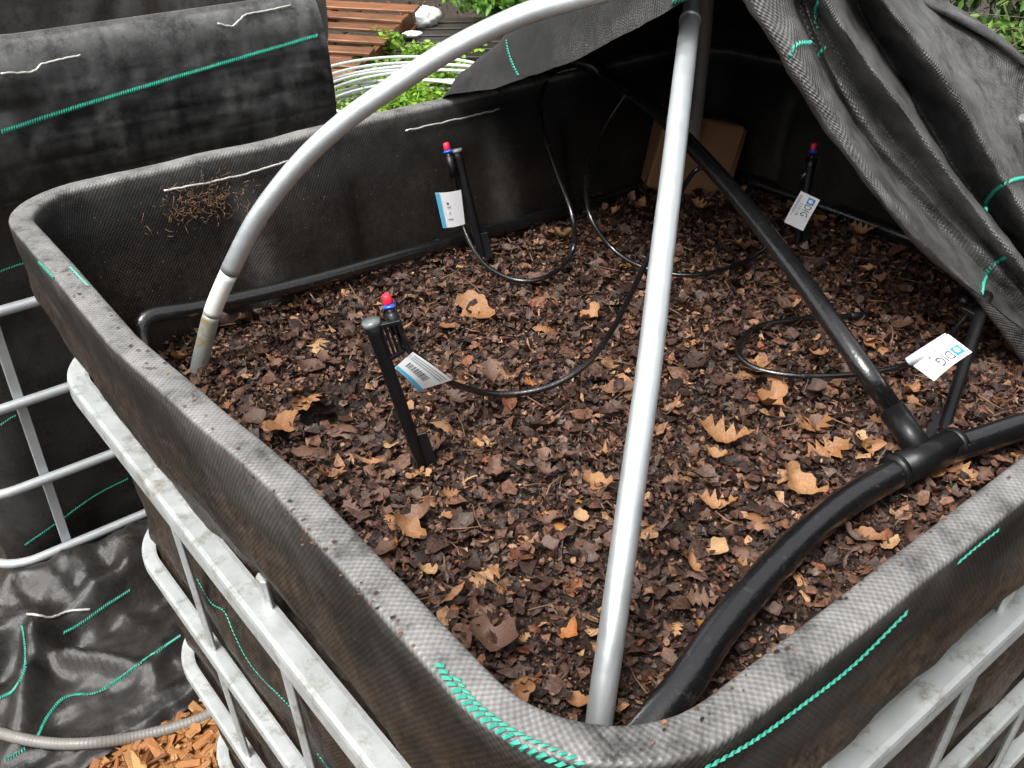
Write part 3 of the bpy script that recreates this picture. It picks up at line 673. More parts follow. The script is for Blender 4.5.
pb = br[5]*.55+br[4]*.45; tb += [at_depth(668, 215, 1.33), at_depth(694, 172, 1.40), pb]
put_tube('feed_tube', cr(tb, 8), .0036, M['pipe'], s1, 10)
dt = np.linalg.norm(tb[3]-CAM)
quad_tag(s1, [at_depth(413, 352, dt-.030), at_depth(452, 380, dt+.014), at_depth(418, 391, dt-.008), at_depth(395, 368, dt-.042)], 'barcode')
# far left one
bot = on(482, 256, 2, -.2); top = at_depth(456, 150, np.linalg.norm(bot-CAM)-.035)
s2 = thing('micro_sprinkler', 'upright black sprinkler stake by the back wall with plain white tag and blue edge', 'sprinkler', bot, GRP)
x, y, z = stake(s2, top, bot, CR); npos = at_depth(449, 156, np.linalg.norm(top-CAM)-.01)
put_tube('riser', [npos, npos-z*.03], [.0055, .006], M['black_plastic'], s2, 12); nozzle(s2, npos, z, x)
put_tube('stake_cap', [top-z*.003, top+z*.001], .0092, M['grey_disc'], s2, 16)
dd = np.linalg.norm(npos-CAM)
tb = [npos-z*.02, at_depth(457, 192, dd+.03), at_depth(462, 222, dd+.05), dz(474, 250, .02), dz(492, 270, .010), dz(522, 281, .008), dz(552, 274, .010), dz(573, 250, .022), at_depth(572, 215, 1.42), at_depth(557, 172, 1.47), at_depth(542, 125, 1.53), at_depth(542, 95, 1.57), at_depth(553, 75, 1.62), PE+np.array([.0, 0, -.008])]
put_tube('feed_tube', cr(tb, 8), .0036, M['pipe'], s2, 10)
quad_tag(s2, [at_depth(435, 193, dd+.0), at_depth(461, 190, dd+.004), at_depth(465, 224, dd+.03), at_depth(443, 228, dd+.03)], 'side')
# far right one under the cover
bot = on(797, 245, 2, -.21); top = at_depth(812, 158, np.linalg.norm(bot-CAM)-.02)
s3 = thing('micro_sprinkler', 'black sprinkler stake with bright red tip standing in the shade under the cover', 'sprinkler', bot, GRP)
x, y, z = stake(s3, top, bot, CR); nozzle(s3, top+z*.003, z, x)
dd = np.linalg.norm(top-CAM)
tb = [top-z*.02-CR*.004, at_depth(802, 180, dd+.004), at_depth(797, 205, dd+.03), at_depth(784, 228, dd+.035), dz(765, 248, .016), dz(735, 266, .010), dz(690, 275, .008), dz(645, 268, .012), dz(612, 248, .03), at_depth(590, 215, 1.43), at_depth(587, 175, 1.49), at_depth(600, 135, 1.54), br[6]*.45+br[7]*.55]
put_tube('feed_tube', cr(tb, 8), .0036, M['pipe'], s3, 10)
quad_tag(s3, [at_depth(820, 200, dd-.02), at_depth(803, 231, dd-.008), at_depth(784, 222, dd-.004), at_depth(801, 191, dd-.014)], 'dig')
# right one
bot = on(941, 437, 2, -.20); top = at_depth(986, 296, np.linalg.norm(on_plane(986, 296, A0, NB, .035)-CAM)+.02)
s4 = thing('micro_sprinkler', 'black sprinkler stake right of the pipe tee, half hidden by the cover', 'sprinkler', bot, GRP)
x, y, z = stake(s4, top, bot, -CR); bracket(s4, top-z*.004, x, y, z)
npos = top+x*.022; put_tube('riser', [npos, npos-z*.03], [.0055, .006], M['black_plastic'], s4, 12); nozzle(s4, npos+z*.004, z, x)
dd = np.linalg.norm(npos-CAM)
tb = [npos-z*.015, at_depth(971, 308, dd), at_depth(955, 330, dd+.01), at_depth(935, 350, dd+.03), dz(905, 365, .02), dz(860, 374, .010), dz(800, 376, .008), dz(755, 368, .008), dz(738, 350, .008), dz(755, 328, .008), dz(800, 319, .010), dz(850, 316, .010), dz(872, 315, .008)]
put_tube('feed_tube', cr(tb, 8), .0036, M['pipe'], s4, 10)
put_tube('tube_end_plug', [tb[-2], tb[-1]], .0050, M['black_plastic'], s4, 10)
dt = 1.12
quad_tag(s4, [at_depth(972, 352, dt-.03), at_depth(934, 381, dt-.02), at_depth(908, 362, dt), at_depth(948, 334, dt-.01)], 'dig')
put_tube('tag_sleeve', [at_depth(908, 362, dt-.006), at_depth(948, 337, dt-.012)], .0052, M['tag'], s4, 10)

# ================================================================ cardboard box in the far corner
cb = thing('cardboard_box', 'crumpled brown cardboard box in the dark far corner behind the upright tube', 'box', (1.07, -.11, -.21))
ax = np.array([.80, -.58, -.24]); ax /= np.linalg.norm(ax); az = np.array([.10, .06, 1]); az -= ax*(ax @ az); az /= np.linalg.norm(az); ay = np.cross(az, ax)
V, Fc = boxm(np.array([1.072, -.105, -.150]), (.070, .040, .066), np.array([ax, ay, az]), .004); V = V+.004*np.stack([noise2(V[:, 0]*30, V[:, 2]*30, k) for k in range(3)], -1)
mesh('box_body', V, Fc, M['card'], cb, smooth=False)
c = np.array([1.072, -.105, -.150]); fl = [c+ax*.058+az*.066-ay*.036, c+ax*.073+az*.060-ay*.030, c+ax*.088-az*.05-ay*.004, c+ax*.074-az*.068-ay*.036]
V = np.array(fl+[p+ax*.002-ay*.001 for p in fl]); mesh('box_flap', V, [(0, 1, 2, 3), (7, 6, 5, 4), (0, 4, 5, 1), (1, 5, 6, 2), (2, 6, 7, 3), (3, 7, 4, 0)], M['card'], cb, smooth=False)

# ================================================================ fabric cover thrown over the hoops
cover = thing('fabric_cover', 'black woven fabric cover bunched in folds over the hoops at the right', 'fabric cover', (1.0, -.5, -.3))
VS = np.array([-45, 0, 40, 80, 120, 165, 210, 260, 320, 380.])
def pxcurve(pts, off):
    pts = np.array(pts, float); v = pts[:, 1]; u = np.empty(len(VS))
    for i, q in enumerate(VS):
        if q < v[0]: u[i] = pts[0, 0]+(q-v[0])*(pts[1, 0]-pts[0, 0])/(v[1]-v[0])*.8
        elif q > v[-1]: u[i] = pts[-1, 0]+(q-v[-1])*(pts[-1, 0]-pts[-2, 0])/(v[-1]-v[-2])
        else: u[i] = np.interp(q, v, pts[:, 0])
    off = np.interp(VS, [-45, 0, 100, 380], off) if not np.isscalar(off) else np.full(len(VS), off)
    return [on_plane(a, b, A0, NB, o) for a, b, o in zip(u, VS, off)]
apex = np.array([.62, -.48, .235])
curves = [
    [on(u, v, 0, .612) for u, v in ((694, -4), (640, 27), (600, 47), (565, 64), (520, 79), (481, 91))]+[np.array([.625, -.005, .008]), np.array([.63, .03, -.03]), np.array([.63, .045, -.12])],
    [np.array([.615, -.48, .226]), np.array([.625, -.35, .175]), np.array([.632, -.22, .122]), np.array([.635, -.10, .066]), np.array([.642, -.02, .034]), np.array([.648, .035, -.02]), np.array([.648, .055, -.15])],
    [np.array([.625, -.47, .24]), np.array([.652, -.30, .186]), np.array([.665, -.16, .146]), np.array([.672, -.07, .086]), np.array([.675, -.01, .048]), np.array([.68, .04, -.01]), np.array([.68, .06, -.2])],
    [np.array([.63, -.465, .245]), np.array([.70, -.30, .20]), np.array([.74, -.16, .152]), np.array([.75, -.06, .095]), np.array([.76, 0, .060]), np.array([.77, .045, -.02]), np.array([.77, .06, -.25])],
    [apex+[.02, .02, .01], np.array([.80, -.24, .165]), np.array([.90, -.08, .085]), np.array([.93, -.0, .05]), np.array([.94, .05, -.04]), np.array([.94, .06, -.3])],
    [apex+[.03, .02, .01], np.array([.90, -.27, .15]), np.array([1.08, -.10, .07]), np.array([1.19, -.01, .03]), np.array([1.235, .03, -.06]), np.array([1.24, .04, -.3])],
    [apex+[.04, .02, .01], np.array([.90, -.36, .18]), np.array([1.08, -.28, .12]), np.array([1.2, -.22, .07]), np.array([1.25, -.2, -.03]), np.array([1.26, -.2, -.3])],
    [apex+[.05, .01, .01], np.array([.90, -.43, .20]), np.array([1.08, -.39, .15]), np.array([1.2, -.37, .10]), np.array([1.26, -.37, .0]), np.array([1.27, -.37, -.3])],
    [apex+[.05, .0, .01], np.array([.88, -.47, .205]), np.array([1.05, -.47, .165]), np.array([1.2, -.50, .112]), np.array([1.28, -.55, .03]), np.array([1.30, -.60, -.1]), np.array([1.30, -.62, -.3])],
    pxcurve([(905, -45), (943, 0), (1004, 40), (1050, 80), (1085, 120), (1110, 165)], (.22, .33, .34, .34)),
    pxcurve([(895, -45), (936, 0), (986, 45), (1024, 95), (1060, 150)], (.20, .315, .33, .33)),
    pxcurve([(890, -45), (923, 5), (962, 50), (998, 103), (1026, 150), (1050, 200)], (.18, .26, .27, .27)),
    pxcurve([(880, -45), (905, 0), (945, 50), (980, 103), (1010, 158), (1034, 200)], (.14, .19, .20, .20)),
    pxcurve([(862, -45), (886, 5), (928, 53), (962, 103), (995, 164), (1020, 205)], (.09, .115, .12, .12)),
    pxcurve([(852, -45), (872, 5), (908, 55), (938, 101), (974, 164), (1001, 206)], (.10, .17, .185, .18)),
    pxcurve([(842, -45), (858, 11), (884, 56), (913, 100), (951, 164), (982, 206)], (.13, .225, .245, .235)),
    pxcurve([(836, -45), (850, 11), (880, 56), (912, 102), (953, 168), (985, 208)], (.10, .14, .15, .15)),
    pxcurve([(815, -45), (833, 14), (865, 55), (904, 108), (956, 182), (988, 222)], (.058, .068, .070, .075)),
    pxcurve([(805, -45), (822, 10), (852, 52), (890, 110), (936, 172), (985, 232)], (.07, .088, .095, .10)),
    pxcurve([(800, -45), (815, 14), (838, 55), (876, 118), (924, 178), (980, 240)], (.075, .115, .125, .12)),
    pxcurve([(793, -45), (809, 18), (826, 58), (860, 116), (900, 168), (965, 235)], (.07, .098, .10, .10)),
    pxcurve([(785, -45), (803, 22), (820, 60), (850, 118), (886, 168), (950, 238)], (.07, .112, .118, .11)),
    pxcurve([(770, -45), (794, 10), (818, 66), (845, 114), (880, 166), (945, 245)], (.04, .055, .055, .055)),
    pxcurve([(755, -45), (779, 10), (810, 72), (836, 115), (872, 168), (932, 246)], (.02, .017, .014, .014)),
    pxcurve([(742, -45), (760, 5), (797, 68), (826, 117), (862, 168), (920, 240), (985, 298)], (.004, .006, .006, .006)),
    pxcurve([(735, -45), (749, 3), (788, 66), (820, 119), (856, 168), (913, 240), (978, 302), (1030, 332)], (.008, .010, .010, .010)),
    pxcurve([(732, -45), (746, 2), (786, 66), (818, 120), (854, 169), (912, 242), (978, 304), (1030, 334)], (.03, .035, .035, .035)),
]
NS = 110
G0 = np.array([resample(cr(c, 12), NS) for c in curves])                 # (curves, stations, 3)
G = np.stack([cr(G0[:, k], 7) for k in range(NS)], 1)
nu, nv, _ = G.shape
ker = np.exp(-np.linspace(-2, 2, 9)**2); ker /= ker.sum(); Gp = np.pad(G, ((4, 4), (0, 0), (0, 0)), mode='edge'); Gs = sum(ker[i]*Gp[i:i+nu] for i in range(9)); G = np.concatenate([G[:3], Gs[3:-3], G[-3:]])
gu = np.broadcast_to(np.arange(nu)[:, None]/7., (nu, nv)); gv = np.broadcast_to(np.arange(nv)[None]/10., (nu, nv))
Gn = np.cross(np.gradient(G, axis=0), np.gradient(G, axis=1)); Gn /= np.linalg.norm(Gn, axis=2)[..., None]+1e-9
G = G+Gn*(.0045*fbm(gu*.9, gv*.7, 2)+.0025*fbm(gu*.5+3, gv*2.5, 6))[..., None]
# dip in the far panel
CVV = G.reshape(-1, 3); CFF = grid_faces(nu, nv)
cover_sheen = np.clip(.50+.55*fbm(gu*.8, gv*.6, 4), .15, .85)*(.10+.90*sstep(6, 9, gu))  # glossy sheen painted pale on the folds; left panel darkened as shaded
cu = np.concatenate([np.zeros((1, nv)), np.cumsum(np.linalg.norm(np.diff(G, axis=0), axis=2), 0)]); cu -= cu[-1:]
cuv = np.stack([cu, grid_uv(G).reshape(nu, nv, 2)[..., 1]], -1).reshape(-1, 2)
mesh('cover_sheet', CVV, CFF, M['cover'], cover, uv=cuv, attrs={'dust': cover_sheen.ravel(), 'mud': np.zeros(nu*nv)})
cover_bvh = bvh_of(CVV, CFF)
for px, wd, pt in (([(507, 40), (509, 52), (513, 64), (519, 76)], .0042, .0055), ([(820, 0), (815, 12), (814, 22), (818, 30)], .0050, .0062), ([(790, 58), (792, 50), (798, 44), (810, 43)], .0055, .0062), ([(818, 57), (821, 52), (825, 47)], .0045, .0062),
                   ([(985, 211), (988, 200), (997, 189), (1010, 181), (1030, 177)], .0060, .0068), ([(981, 294), (984, 280), (992, 266), (1007, 256)], .0060, .0068), ([(672, 3), (682, 0), (690, -3)], .004, .005)):
    stripe(cover_bvh, px, wd, pt, cover)

# ================================================================ neighbouring bin behind
NG = .66
nb = thing('planter_bin', 'neighbouring bin at the left with black fabric flap and bare grey cage below', 'planter bin', (.4, NG+.6, GROUND))
P2b, N2b, S2b = rrect(-.10, .83, NG, NG+1.2, .10, 70, 12)
prb = np.concatenate([resample([(-.05, -.9), (-.04, -.5), (-.03, -.2), (-.022, -.05), (-.016, .035)], 36), dense_profile([(-.016, .035), (-.01, .046), (0, .05), (.01, .047), (.014, .036)], 4)[1:-1], resample([(.014, .036), (.012, -.05), (-.005, -.2), (-.02, -.3), (-.024, -.6), (-.03, -1.08)], 40)])
nL, nP = len(P2b), len(prb); S = np.broadcast_to(S2b[:, None], (nL, nP)); oo = np.broadcast_to(prb[:, 0], (nL, nP)).copy(); zz = np.broadcast_to(prb[:, 1], (nL, nP)).copy(); K = np.arange(nP)[None]
oo += np.where(K < 36, .03*fbm(S*4+zz*3, zz*3, 5)*sstep(.03, -.1, zz), .012*fbm(S*6, zz*7, 6)*sstep(.03, -.1, zz))
L3b = np.stack([P2b[:, 0:1]+N2b[:, 0:1]*oo, P2b[:, 1:2]+N2b[:, 1:2]*oo, zz], -1)
uvb = np.stack([S, np.broadcast_to(np.r_[0, np.cumsum(np.linalg.norm(np.diff(prb, axis=0), axis=1))][None], (nL, nP))], -1).reshape(-1, 2)
paleb = np.clip(.7*np.exp(-((np.broadcast_to(K, zz.shape)-40)/6.)**2)+.12+.3*fbm(S*7, zz*7, 3), 0, 1)  # paler along the rim, mottled elsewhere
mesh('fabric_liner', L3b.reshape(-1, 3), grid_faces(nL, nP, True), M['smooth_fabric'], nb, uv=uvb, attrs={'dust': paleb.ravel(), 'mud': (.1+0*paleb).ravel()})
# folded-over flap on the near face
nu, nv = 150, 46
U, Vv = np.meshgrid(np.linspace(-.09, .765, nu), np.linspace(0, 1, nv), indexing='ij')
topo = np.array([(.045, .010), (.030, .046), (.005, .058), (-.018, .050), (-.030, .02), (-.036, -.04), (-.040, -.10), (-.036, -.16), (-.020, -.22)])
tp = resample(cr(topo, 8), nv)
Yf = NG+tp[None, :, 0]+0*U; Zf = tp[None, :, 1]-.012+.008*fbm(U*4, 0*U, 8)+0*U
Yf = Yf-(.006*fbm(U*9, Vv*5, 1)+.005*fbm(U*22, Vv*8, 2))*sstep(.15, .5, Vv)
roll = np.exp(-((U+.02)/.20)**4)                                     # lumpy roll at the left of the flap
Yf -= roll*.034*np.exp(-((Vv-.40)/.10)**2)*(1+.6*fbm(U*12, Vv*8, 7)); Yf += roll*.016*np.exp(-((Vv-.53)/.04)**2)
Yf -= roll*.014*sstep(.55, .62, Vv)*(1-sstep(.7, .95, Vv))*np.abs(np.sin(U*38+Vv*9+2*fbm(U*6, Vv*4, 2)))
Zf += -.02*sstep(.5, 1, Vv)*(U-.3)*.0
Zf += .010*roll*np.exp(-((Vv-.16)/.10)**2)*(1+1.5*fbm(U*9, Vv*3, 9)); Yf -= .004*np.abs(fbm(U*14, Vv*20+U*6, 5))*sstep(.3, .6, Vv)
FG = np.stack([U+.022*Vv*sstep(.5, .77, U), Yf, Zf], -1)
mesh('fabric_flap', FG.reshape(-1, 3), grid_faces(nu, nv), M['smooth_fabric'], nb, uv=grid_uv(FG), attrs={'dust': np.clip(.20+.75*np.exp(-((Vv-.27)/.10)**2)+.35*fbm(U*7, Vv*3, 3)+.35*fbm(U*60, Vv*3, 4)+.30*fbm(U*3, Vv*45, 6), .02, 1).ravel(), 'mud': 0*U.ravel()})  # sheen painted as a pale band along the crest, with random streaks
flap_bvh = bvh_of(FG.reshape(-1, 3), grid_faces(nu, nv))
stripe(flap_bvh, [(1, 132), (80, 106), (160, 82), (240, 58), (326, 33)], .0085, .0042, nb)
wall_line([(0, 74), (30, 72), (42, 64), (62, 59), (80, 55)], .0020, 'wire_stitch', nb, M['wire'], flap_bvh)
wall_line([(217, 24), (232, 26), (246, 15), (268, 11), (290, 6)], .0020, 'wire_stitch', nb, M['wire'], flap_bvh)
def nrail(z, r=.010):
    p, _, _ = rrect(-.115, .845, NG-.030, NG+1.215, .09, 12, 10)
    V, Fc, UV = tube(np.c_[p, np.full(len(p), z)], r, 12, closed=True); mesh('cage_rail', V, Fc, M['cage_far'], nb, uv=UV)
for z in (-.415, -.610, -.795, -.975): nrail(z)
for xq in (.035, .765):
    V, Fc = boxm((xq, NG-.012, -.54), (.50, .009, .007), np.array([[0, 0, 1], [1, 0, 0], [0, -1, 0]])); mesh('cage_upright', V, Fc, M['cage_far'], nb, smooth=False)
for yq in (.3, .6, .9):
    for xq, sg in ((-.098, -1), (.828, 1)):
        V, Fc = boxm((xq, NG+yq, -.54), (.50, .009, .007), np.array([[0, 0, 1], [0, 1, 0], [sg, 0, 0]])); mesh('cage_upright', V, Fc, M['cage_far'], nb, smooth=False)
for xq in (.0, .4, .8):
    V, Fc = boxm((xq, NG+.6, GROUND+.05), (.05, .57, .05)); mesh('base_skid', V, Fc, M['black_plastic'], nb, smooth=False)
nbl = bvh_of(L3b.reshape(-1, 3), grid_faces(nL, nP, True))
for px in ([(0, 271), (20, 264), (42, 259)], [(0, 425), (10, 418), (16, 415)], [(25, 545), (60, 520), (95, 495), (128, 478)]): stripe(nbl, px, .005, .0045, nb)

# ================================================================ crumpled fabric on the ground, conduit, bark
gf = thing('ground_fabric', 'crumpled shiny black weed fabric on the ground between the two bins', 'fabric sheet', (-.1, .45, GROUND))
nu, nv = 170, 110
U, Vv = np.meshgrid(np.linspace(-.75, 1.05, nu), np.linspace(.0, 1, nv), indexing='ij')
edge = .185+.05*fbm(U*3, 0*U, 3)+.05*sstep(.0, .35, U)
Yg = edge+(NG-.045-edge)*Vv
ridge = lambda cx, cy, ang, ln, wd: np.exp(-(((U-cx)*math.cos(ang)+(Yg-cy)*math.sin(ang))/ln)**4-((-(U-cx)*math.sin(ang)+(Yg-cy)*math.cos(ang))/wd)**2)
Zq = GROUND+.022+.11*sstep(.62, 1., Vv)+.03*fbm(U*5, Yg*5, 2)+.030*(.5-np.abs(fbm(U*7+2*Yg, Yg*6, 4)))+.018*(.5-np.abs(fbm(U*13-4*Yg, Yg*11, 7)))
Zq += .055*ridge(-.13, .40, 1.1, .13, .025)+.05*ridge(.02, .50, .25, .16, .03)+.05*ridge(-.02, .36, -.9, .12, .022)+.04*ridge(-.2, .5, .2, .12, .03)+.035*ridge(.12, .33, .9, .1, .02)-.02*ridge(-.06, .46, .6, .08, .025)
Zq = Zq-(.02)*sstep(.05, 0, Vv); Zq = np.maximum(Zq, GROUND+.012)
GG = np.stack([U, Yg, Zq], -1)
mesh('fabric_sheet', GG.reshape(-1, 3), grid_faces(nu, nv), M['smooth_fabric'], gf, uv=grid_uv(GG), attrs={'dust': np.clip(.02+.15*fbm(U*6, Yg*6, 6), 0, .15).ravel(), 'mud': (.15+0*U).ravel()})
gfb = bvh_of(GG.reshape(-1, 3), grid_faces(nu, nv))
for px in ([(63, 633), (80, 624), (105, 606), (130, 590)], [(0, 698), (14, 690), (25, 668), (25, 640), (22, 626)], [(36, 740), (48, 716), (66, 697), (95, 693), (115, 682), (145, 660), (180, 636)], [(5, 760), (15, 755), (26, 748)]): stripe(gfb, px, .007, .0045, gf)
wall_line([(28, 615), (50, 618), (70, 611), (90, 609)], .0028, 'wire_stitch', gf, M['wire'], gfb, .004)
cpts = []
for u, v in cr([(-60, 715, 0), (-20, 730, 0), (20, 742, 0), (60, 748, 0), (105, 746, 0), (150, 738, 0), (190, 727, 0), (216, 716, 0), (250, 700, 0)], 10)[:, :2]:
    h, nn = hit(gfb, u, v); g = on(u, v, 2, GROUND+.02)
    if h is None or h[2] < GROUND+.01: h = g
    cpts.append(h+[0, 0, .011])
cpts = np.array(cpts); k = np.ones(9)/9; cs = np.stack([np.convolve(np.pad(cpts[:, i], 4, mode='edge'), k, 'valid') for i in range(3)], -1); cs = resample(cs, 260)
fc = thing('flexible_conduit', 'grey ribbed flexible pipe lying across black fabric and bark chips', 'pipe', (cs[130][0], cs[130][1], GROUND))
put_tube('conduit_tube', cs, .0105+.0005*np.sin(np.arange(260)*2.1), M['conduit'], fc, 12)
# bark chips
def chip_mesh(seed):
    rr = np.random.default_rng(seed); l, wd, th = 1, rr.uniform(.22, .5), rr.uniform(.05, .11)
    V, Fc = boxm((0, 0, 0), (l/2, wd/2, th/2), None, .05); V += rr.normal(0, .05, V.shape)*[1, 1, .5]; V[:, 2] += .25*V[:, 0]**2*rr.uniform(-1, 1); V[:, 1] *= 1-.5*np.abs(V[:, 0])*rr.uniform(0, 1.2)
    me = bpy.data.meshes.new('bark_chip'); me.from_pydata(V.tolist(), [], Fc); me.materials.append(M['bark']); return me
CM = [chip_mesh(k) for k in range(8)]
def chip_z(x, y): return GROUND+.006
nb_chip = 0
for _ in range(5000):
    if nb_chip >= 260: break
    u, v = random.uniform(86, 235), random.uniform(690, 775); g = on(u, v, 2, GROUND+.012); x, yv = g[0], g[1]
    e = .185+.05*float(fbm(np.array(x*3), np.array(0.), 3))+.05*float(sstep(0, .35, x))
    if yv > e+.01: continue
    sz = random.uniform(.022, .055)
    Mx = Matrix.Translation((x, yv, GROUND+random.uniform(.008, .03))) @ Matrix.Rotation(random.uniform(0, 6.28), 4, 'Z') @ Matrix.Rotation(random.gauss(0, .35), 4, 'X') @ Matrix.Rotation(random.gauss(0, .3), 4, 'Y') @ Matrix.Scale(sz, 4)
    share('bark_chip', CM[nb_chip % 8], ground, Mx); nb_chip += 1
BP = np.array([(.32, .115, .026), (.42, .18, .05), (.22, .075, .02), (.48, .25, .09), (.13, .05, .018)])
V, Fc, C = flakes(6000, .012, .04, lambda x, y: np.full(np.shape(x), GROUND+.008), (-1.2, .35), (-1.3, .32), .4, (0, .02), BP, np.ones(5)/5, (.3, .7), keep=lambda x, y: y < .15)
mesh('bark_mulch', V, Fc, M['flake'], ground, smooth=False, attrs={'tint': C}, kind='stuff')
V, Fc, C = flakes(14000, .02, .06, lambda x, y: np.full(np.shape(x), GROUND+.012), (1.3, 8.5), (-2.5, 8.0), .4, (0, .02), PAL, PW, (.3, .9), keep=lambda x, y: (x > 1.4) | (y > 2))
mesh('fallen_leaves', V, Fc, M['flake'], ground, smooth=False, attrs={'tint': C}, kind='stuff')

# ================================================================ background: pallets, fence, coil, plants
def plank(name, p0, p1, wdir, wd, th, mat, parent, up):
    p0 = np.array(p0, float); p1 = np.array(p1, float); ax = p1-p0; L = np.linalg.norm(ax); ax /= L; wv = wdir-ax*(ax @ wdir); wv /= np.linalg.norm(wv); nz = np.cross(ax, wv)
    V, Fc = boxm((0, 0, 0), (L/2, wd/2, th/2), None, .004); UV = np.stack([V[:, 0]+random.random()*3, (V[:, 1]+V[:, 2])+random.random()*3], -1)
    W = V @ np.array([ax, wv, nz])+(p0+p1)/2; return mesh(name, W, Fc, mat, parent, smooth=False, uv=UV)
NC = np.array([2.54, 3.74, -1.05]); FCn = np.array([3.50, 4.44, -.87]); ld = (FCn-NC)/np.linalg.norm(FCn-NC); sdv = np.array([-.62, .78, .0]); sdv -= ld*(sdv @ ld); sdv /= np.linalg.norm(sdv); un = np.cross(ld, sdv); un = un if un[2] > 0 else -un
pal = thing('wooden_pallet', 'wet orange brown timber pallet tilted up beyond the bins', 'pallet', (NC[0]+.2, NC[1]+.6, GROUND))
for k in (0, .5, 1.0): plank('stringer', NC+sdv*(1.1*k+.02)-un*.045, NC+ld*1.2+sdv*(1.1*k+.02)-un*.045, un, .09, .038, M['wet_wood'], pal, un)
for k in range(7):
    c = NC+ld*(.05+k*1.1/6+random.uniform(-.012, .012))+un*.011; e_ = ld*random.uniform(-.015, .015); plank('slat', c-sdv*random.uniform(.0, .035)+e_, c+sdv*1.14-e_, ld, .095+.03*(k in (0, 6))+random.uniform(-.01, .015), .02, M['wet_wood'], pal, un)
for k in (.08, .6, 1.12): c = NC+ld*k-un*.10; plank('bottom_slat', c-sdv*.02, c+sdv*1.14, ld, .1, .018, M['wet_wood'], pal, un)
for e in (.25, .95):
    for t in (.06, 1.04):
        q0 = NC+ld*(e*1.15)+sdv*t-un*.09; plank('prop_block', [q0[0], q0[1], GROUND], [q0[0], q0[1], q0[2]-.02], ld, .09, .09, M['dark_wood'], pal, un)
dp = thing('dark_pallet', 'flat dark wet timber pallet right of the orange one', 'pallet', (4.0, 4.6, GROUND))
q0 = on(392, 62, 2, GROUND+.10); e1 = np.array([.80, -.60, 0]); e2 = np.array([.60, .80, 0])
for k in range(6):
    c = q0+e2*(.12+k*.20); plank('slat', c, c+e1*1.1, e2, .14, .022, M['dark_wood'], dp, None)
for k in (.05, .55, 1.05): c = q0+e1*k-np.array([0, 0, .06]); plank('stringer', c, c+e2*1.25, np.array([0, 0, 1.]), .09, .04, M['dark_wood'], dp, None)
for i, (u, v, wq, lb) in enumerate(((424, 19, .13, 'larger white foam lump lying on the dark pallet by the fence'), (412, 34, .075, 'smaller flat white foam scrap on the dark pallet nearer the weeds'))):
    p = on(u, v, 2, GROUND+.15); nu, nv = 18, 12; a, b = np.meshgrid(np.linspace(0, 2*np.pi, nu, endpoint=False), np.linspace(.02, np.pi-.02, nv), indexing='ij')
    rr = 1+.5*fbm(np.sin(a)*2+5, b*2+np.cos(a)*2, 3+i)+.25*noise2(np.sin(a)*6+20, b*6+np.cos(a)*5, 5); X_ = np.sin(b)*np.cos(a)*rr*wq; Y_ = np.sin(b)*np.sin(a)*rr*wq*.7; Z_ = np.cos(b)*rr*wq*(.55 if i == 0 else .22)
    o = mesh('foam_piece', np.stack([X_+p[0], Y_+p[1], Z_+p[2]-.0], -1).reshape(-1, 3), grid_faces(nu, nv, True), M['foam'], smooth=False); o['label'] = lb; o['category'] = 'foam'; o['group'] = 'white foam scraps'
fn = thing('board_fence', 'weathered grey vertical board fence far behind the pallets', 'fence', (4.6, 5.9, GROUND))
fd = np.array([.80, -.60, 0]); fc0 = np.array([4.72, 5.75, 0])+np.array([.6, .8, 0])*.12
for k in range(-26, 20):
    c = fc0+fd*k*.145; h_ = 1.75+.03*math.sin(k*2.3)
    plank('fence_board', [c[0], c[1], GROUND+.10], [c[0]+.004*math.sin(k), c[1], GROUND+h_], fd, .138, .02, M['fence_wood'], fn, None)
for zq in (.05, ): plank('gravel_board', fc0-fd*3.9+[0, 0, GROUND+zq]-np.array([.6, .8, 0])*.02, fc0+fd*2.9+[0, 0, GROUND+zq]-np.array([.6, .8, 0])*.02, np.array([0, 0, 1.]), .12, .025, M['dark_wood'], fn, None)
for zq in (.4, 1.4): plank('fence_rail', fc0-fd*3.9+[0, 0, GROUND+zq]+np.array([.6, .8, 0])*.035, fc0+fd*2.9+[0, 0, GROUND+zq]+np.array([.6, .8, 0])*.035, np.array([0, 0, 1.]), .08, .04, M['fence_wood'], fn, None)
# coil of pale pipe
cc = on(408, 116, 2, GROUND+.06); cl = thing('pipe_coil', 'loose coil of pale grey pipe lying among the green weeds', 'pipe coil', (cc[0], cc[1], GROUND))
for k in range(13):
    a = np.linspace(0, 2*np.pi, 60, endpoint=False); rx = .50+random.uniform(-.05, .05); ph = random.uniform(0, 6)
    off = np.array([random.uniform(-.05, .05), random.uniform(-.05, .05)])
    z = GROUND+.03+.015*k+.02*np.sin(a+ph)
    P = np.stack([cc[0]+off[0]+rx*np.cos(a), cc[1]+off[1]+rx*.95*np.sin(a), z+.01], -1)
    V, Fc, UV = tube(P, .0085, 8, closed=True); mesh('coil_turn', V, Fc, M['coil'], cl, uv=UV)

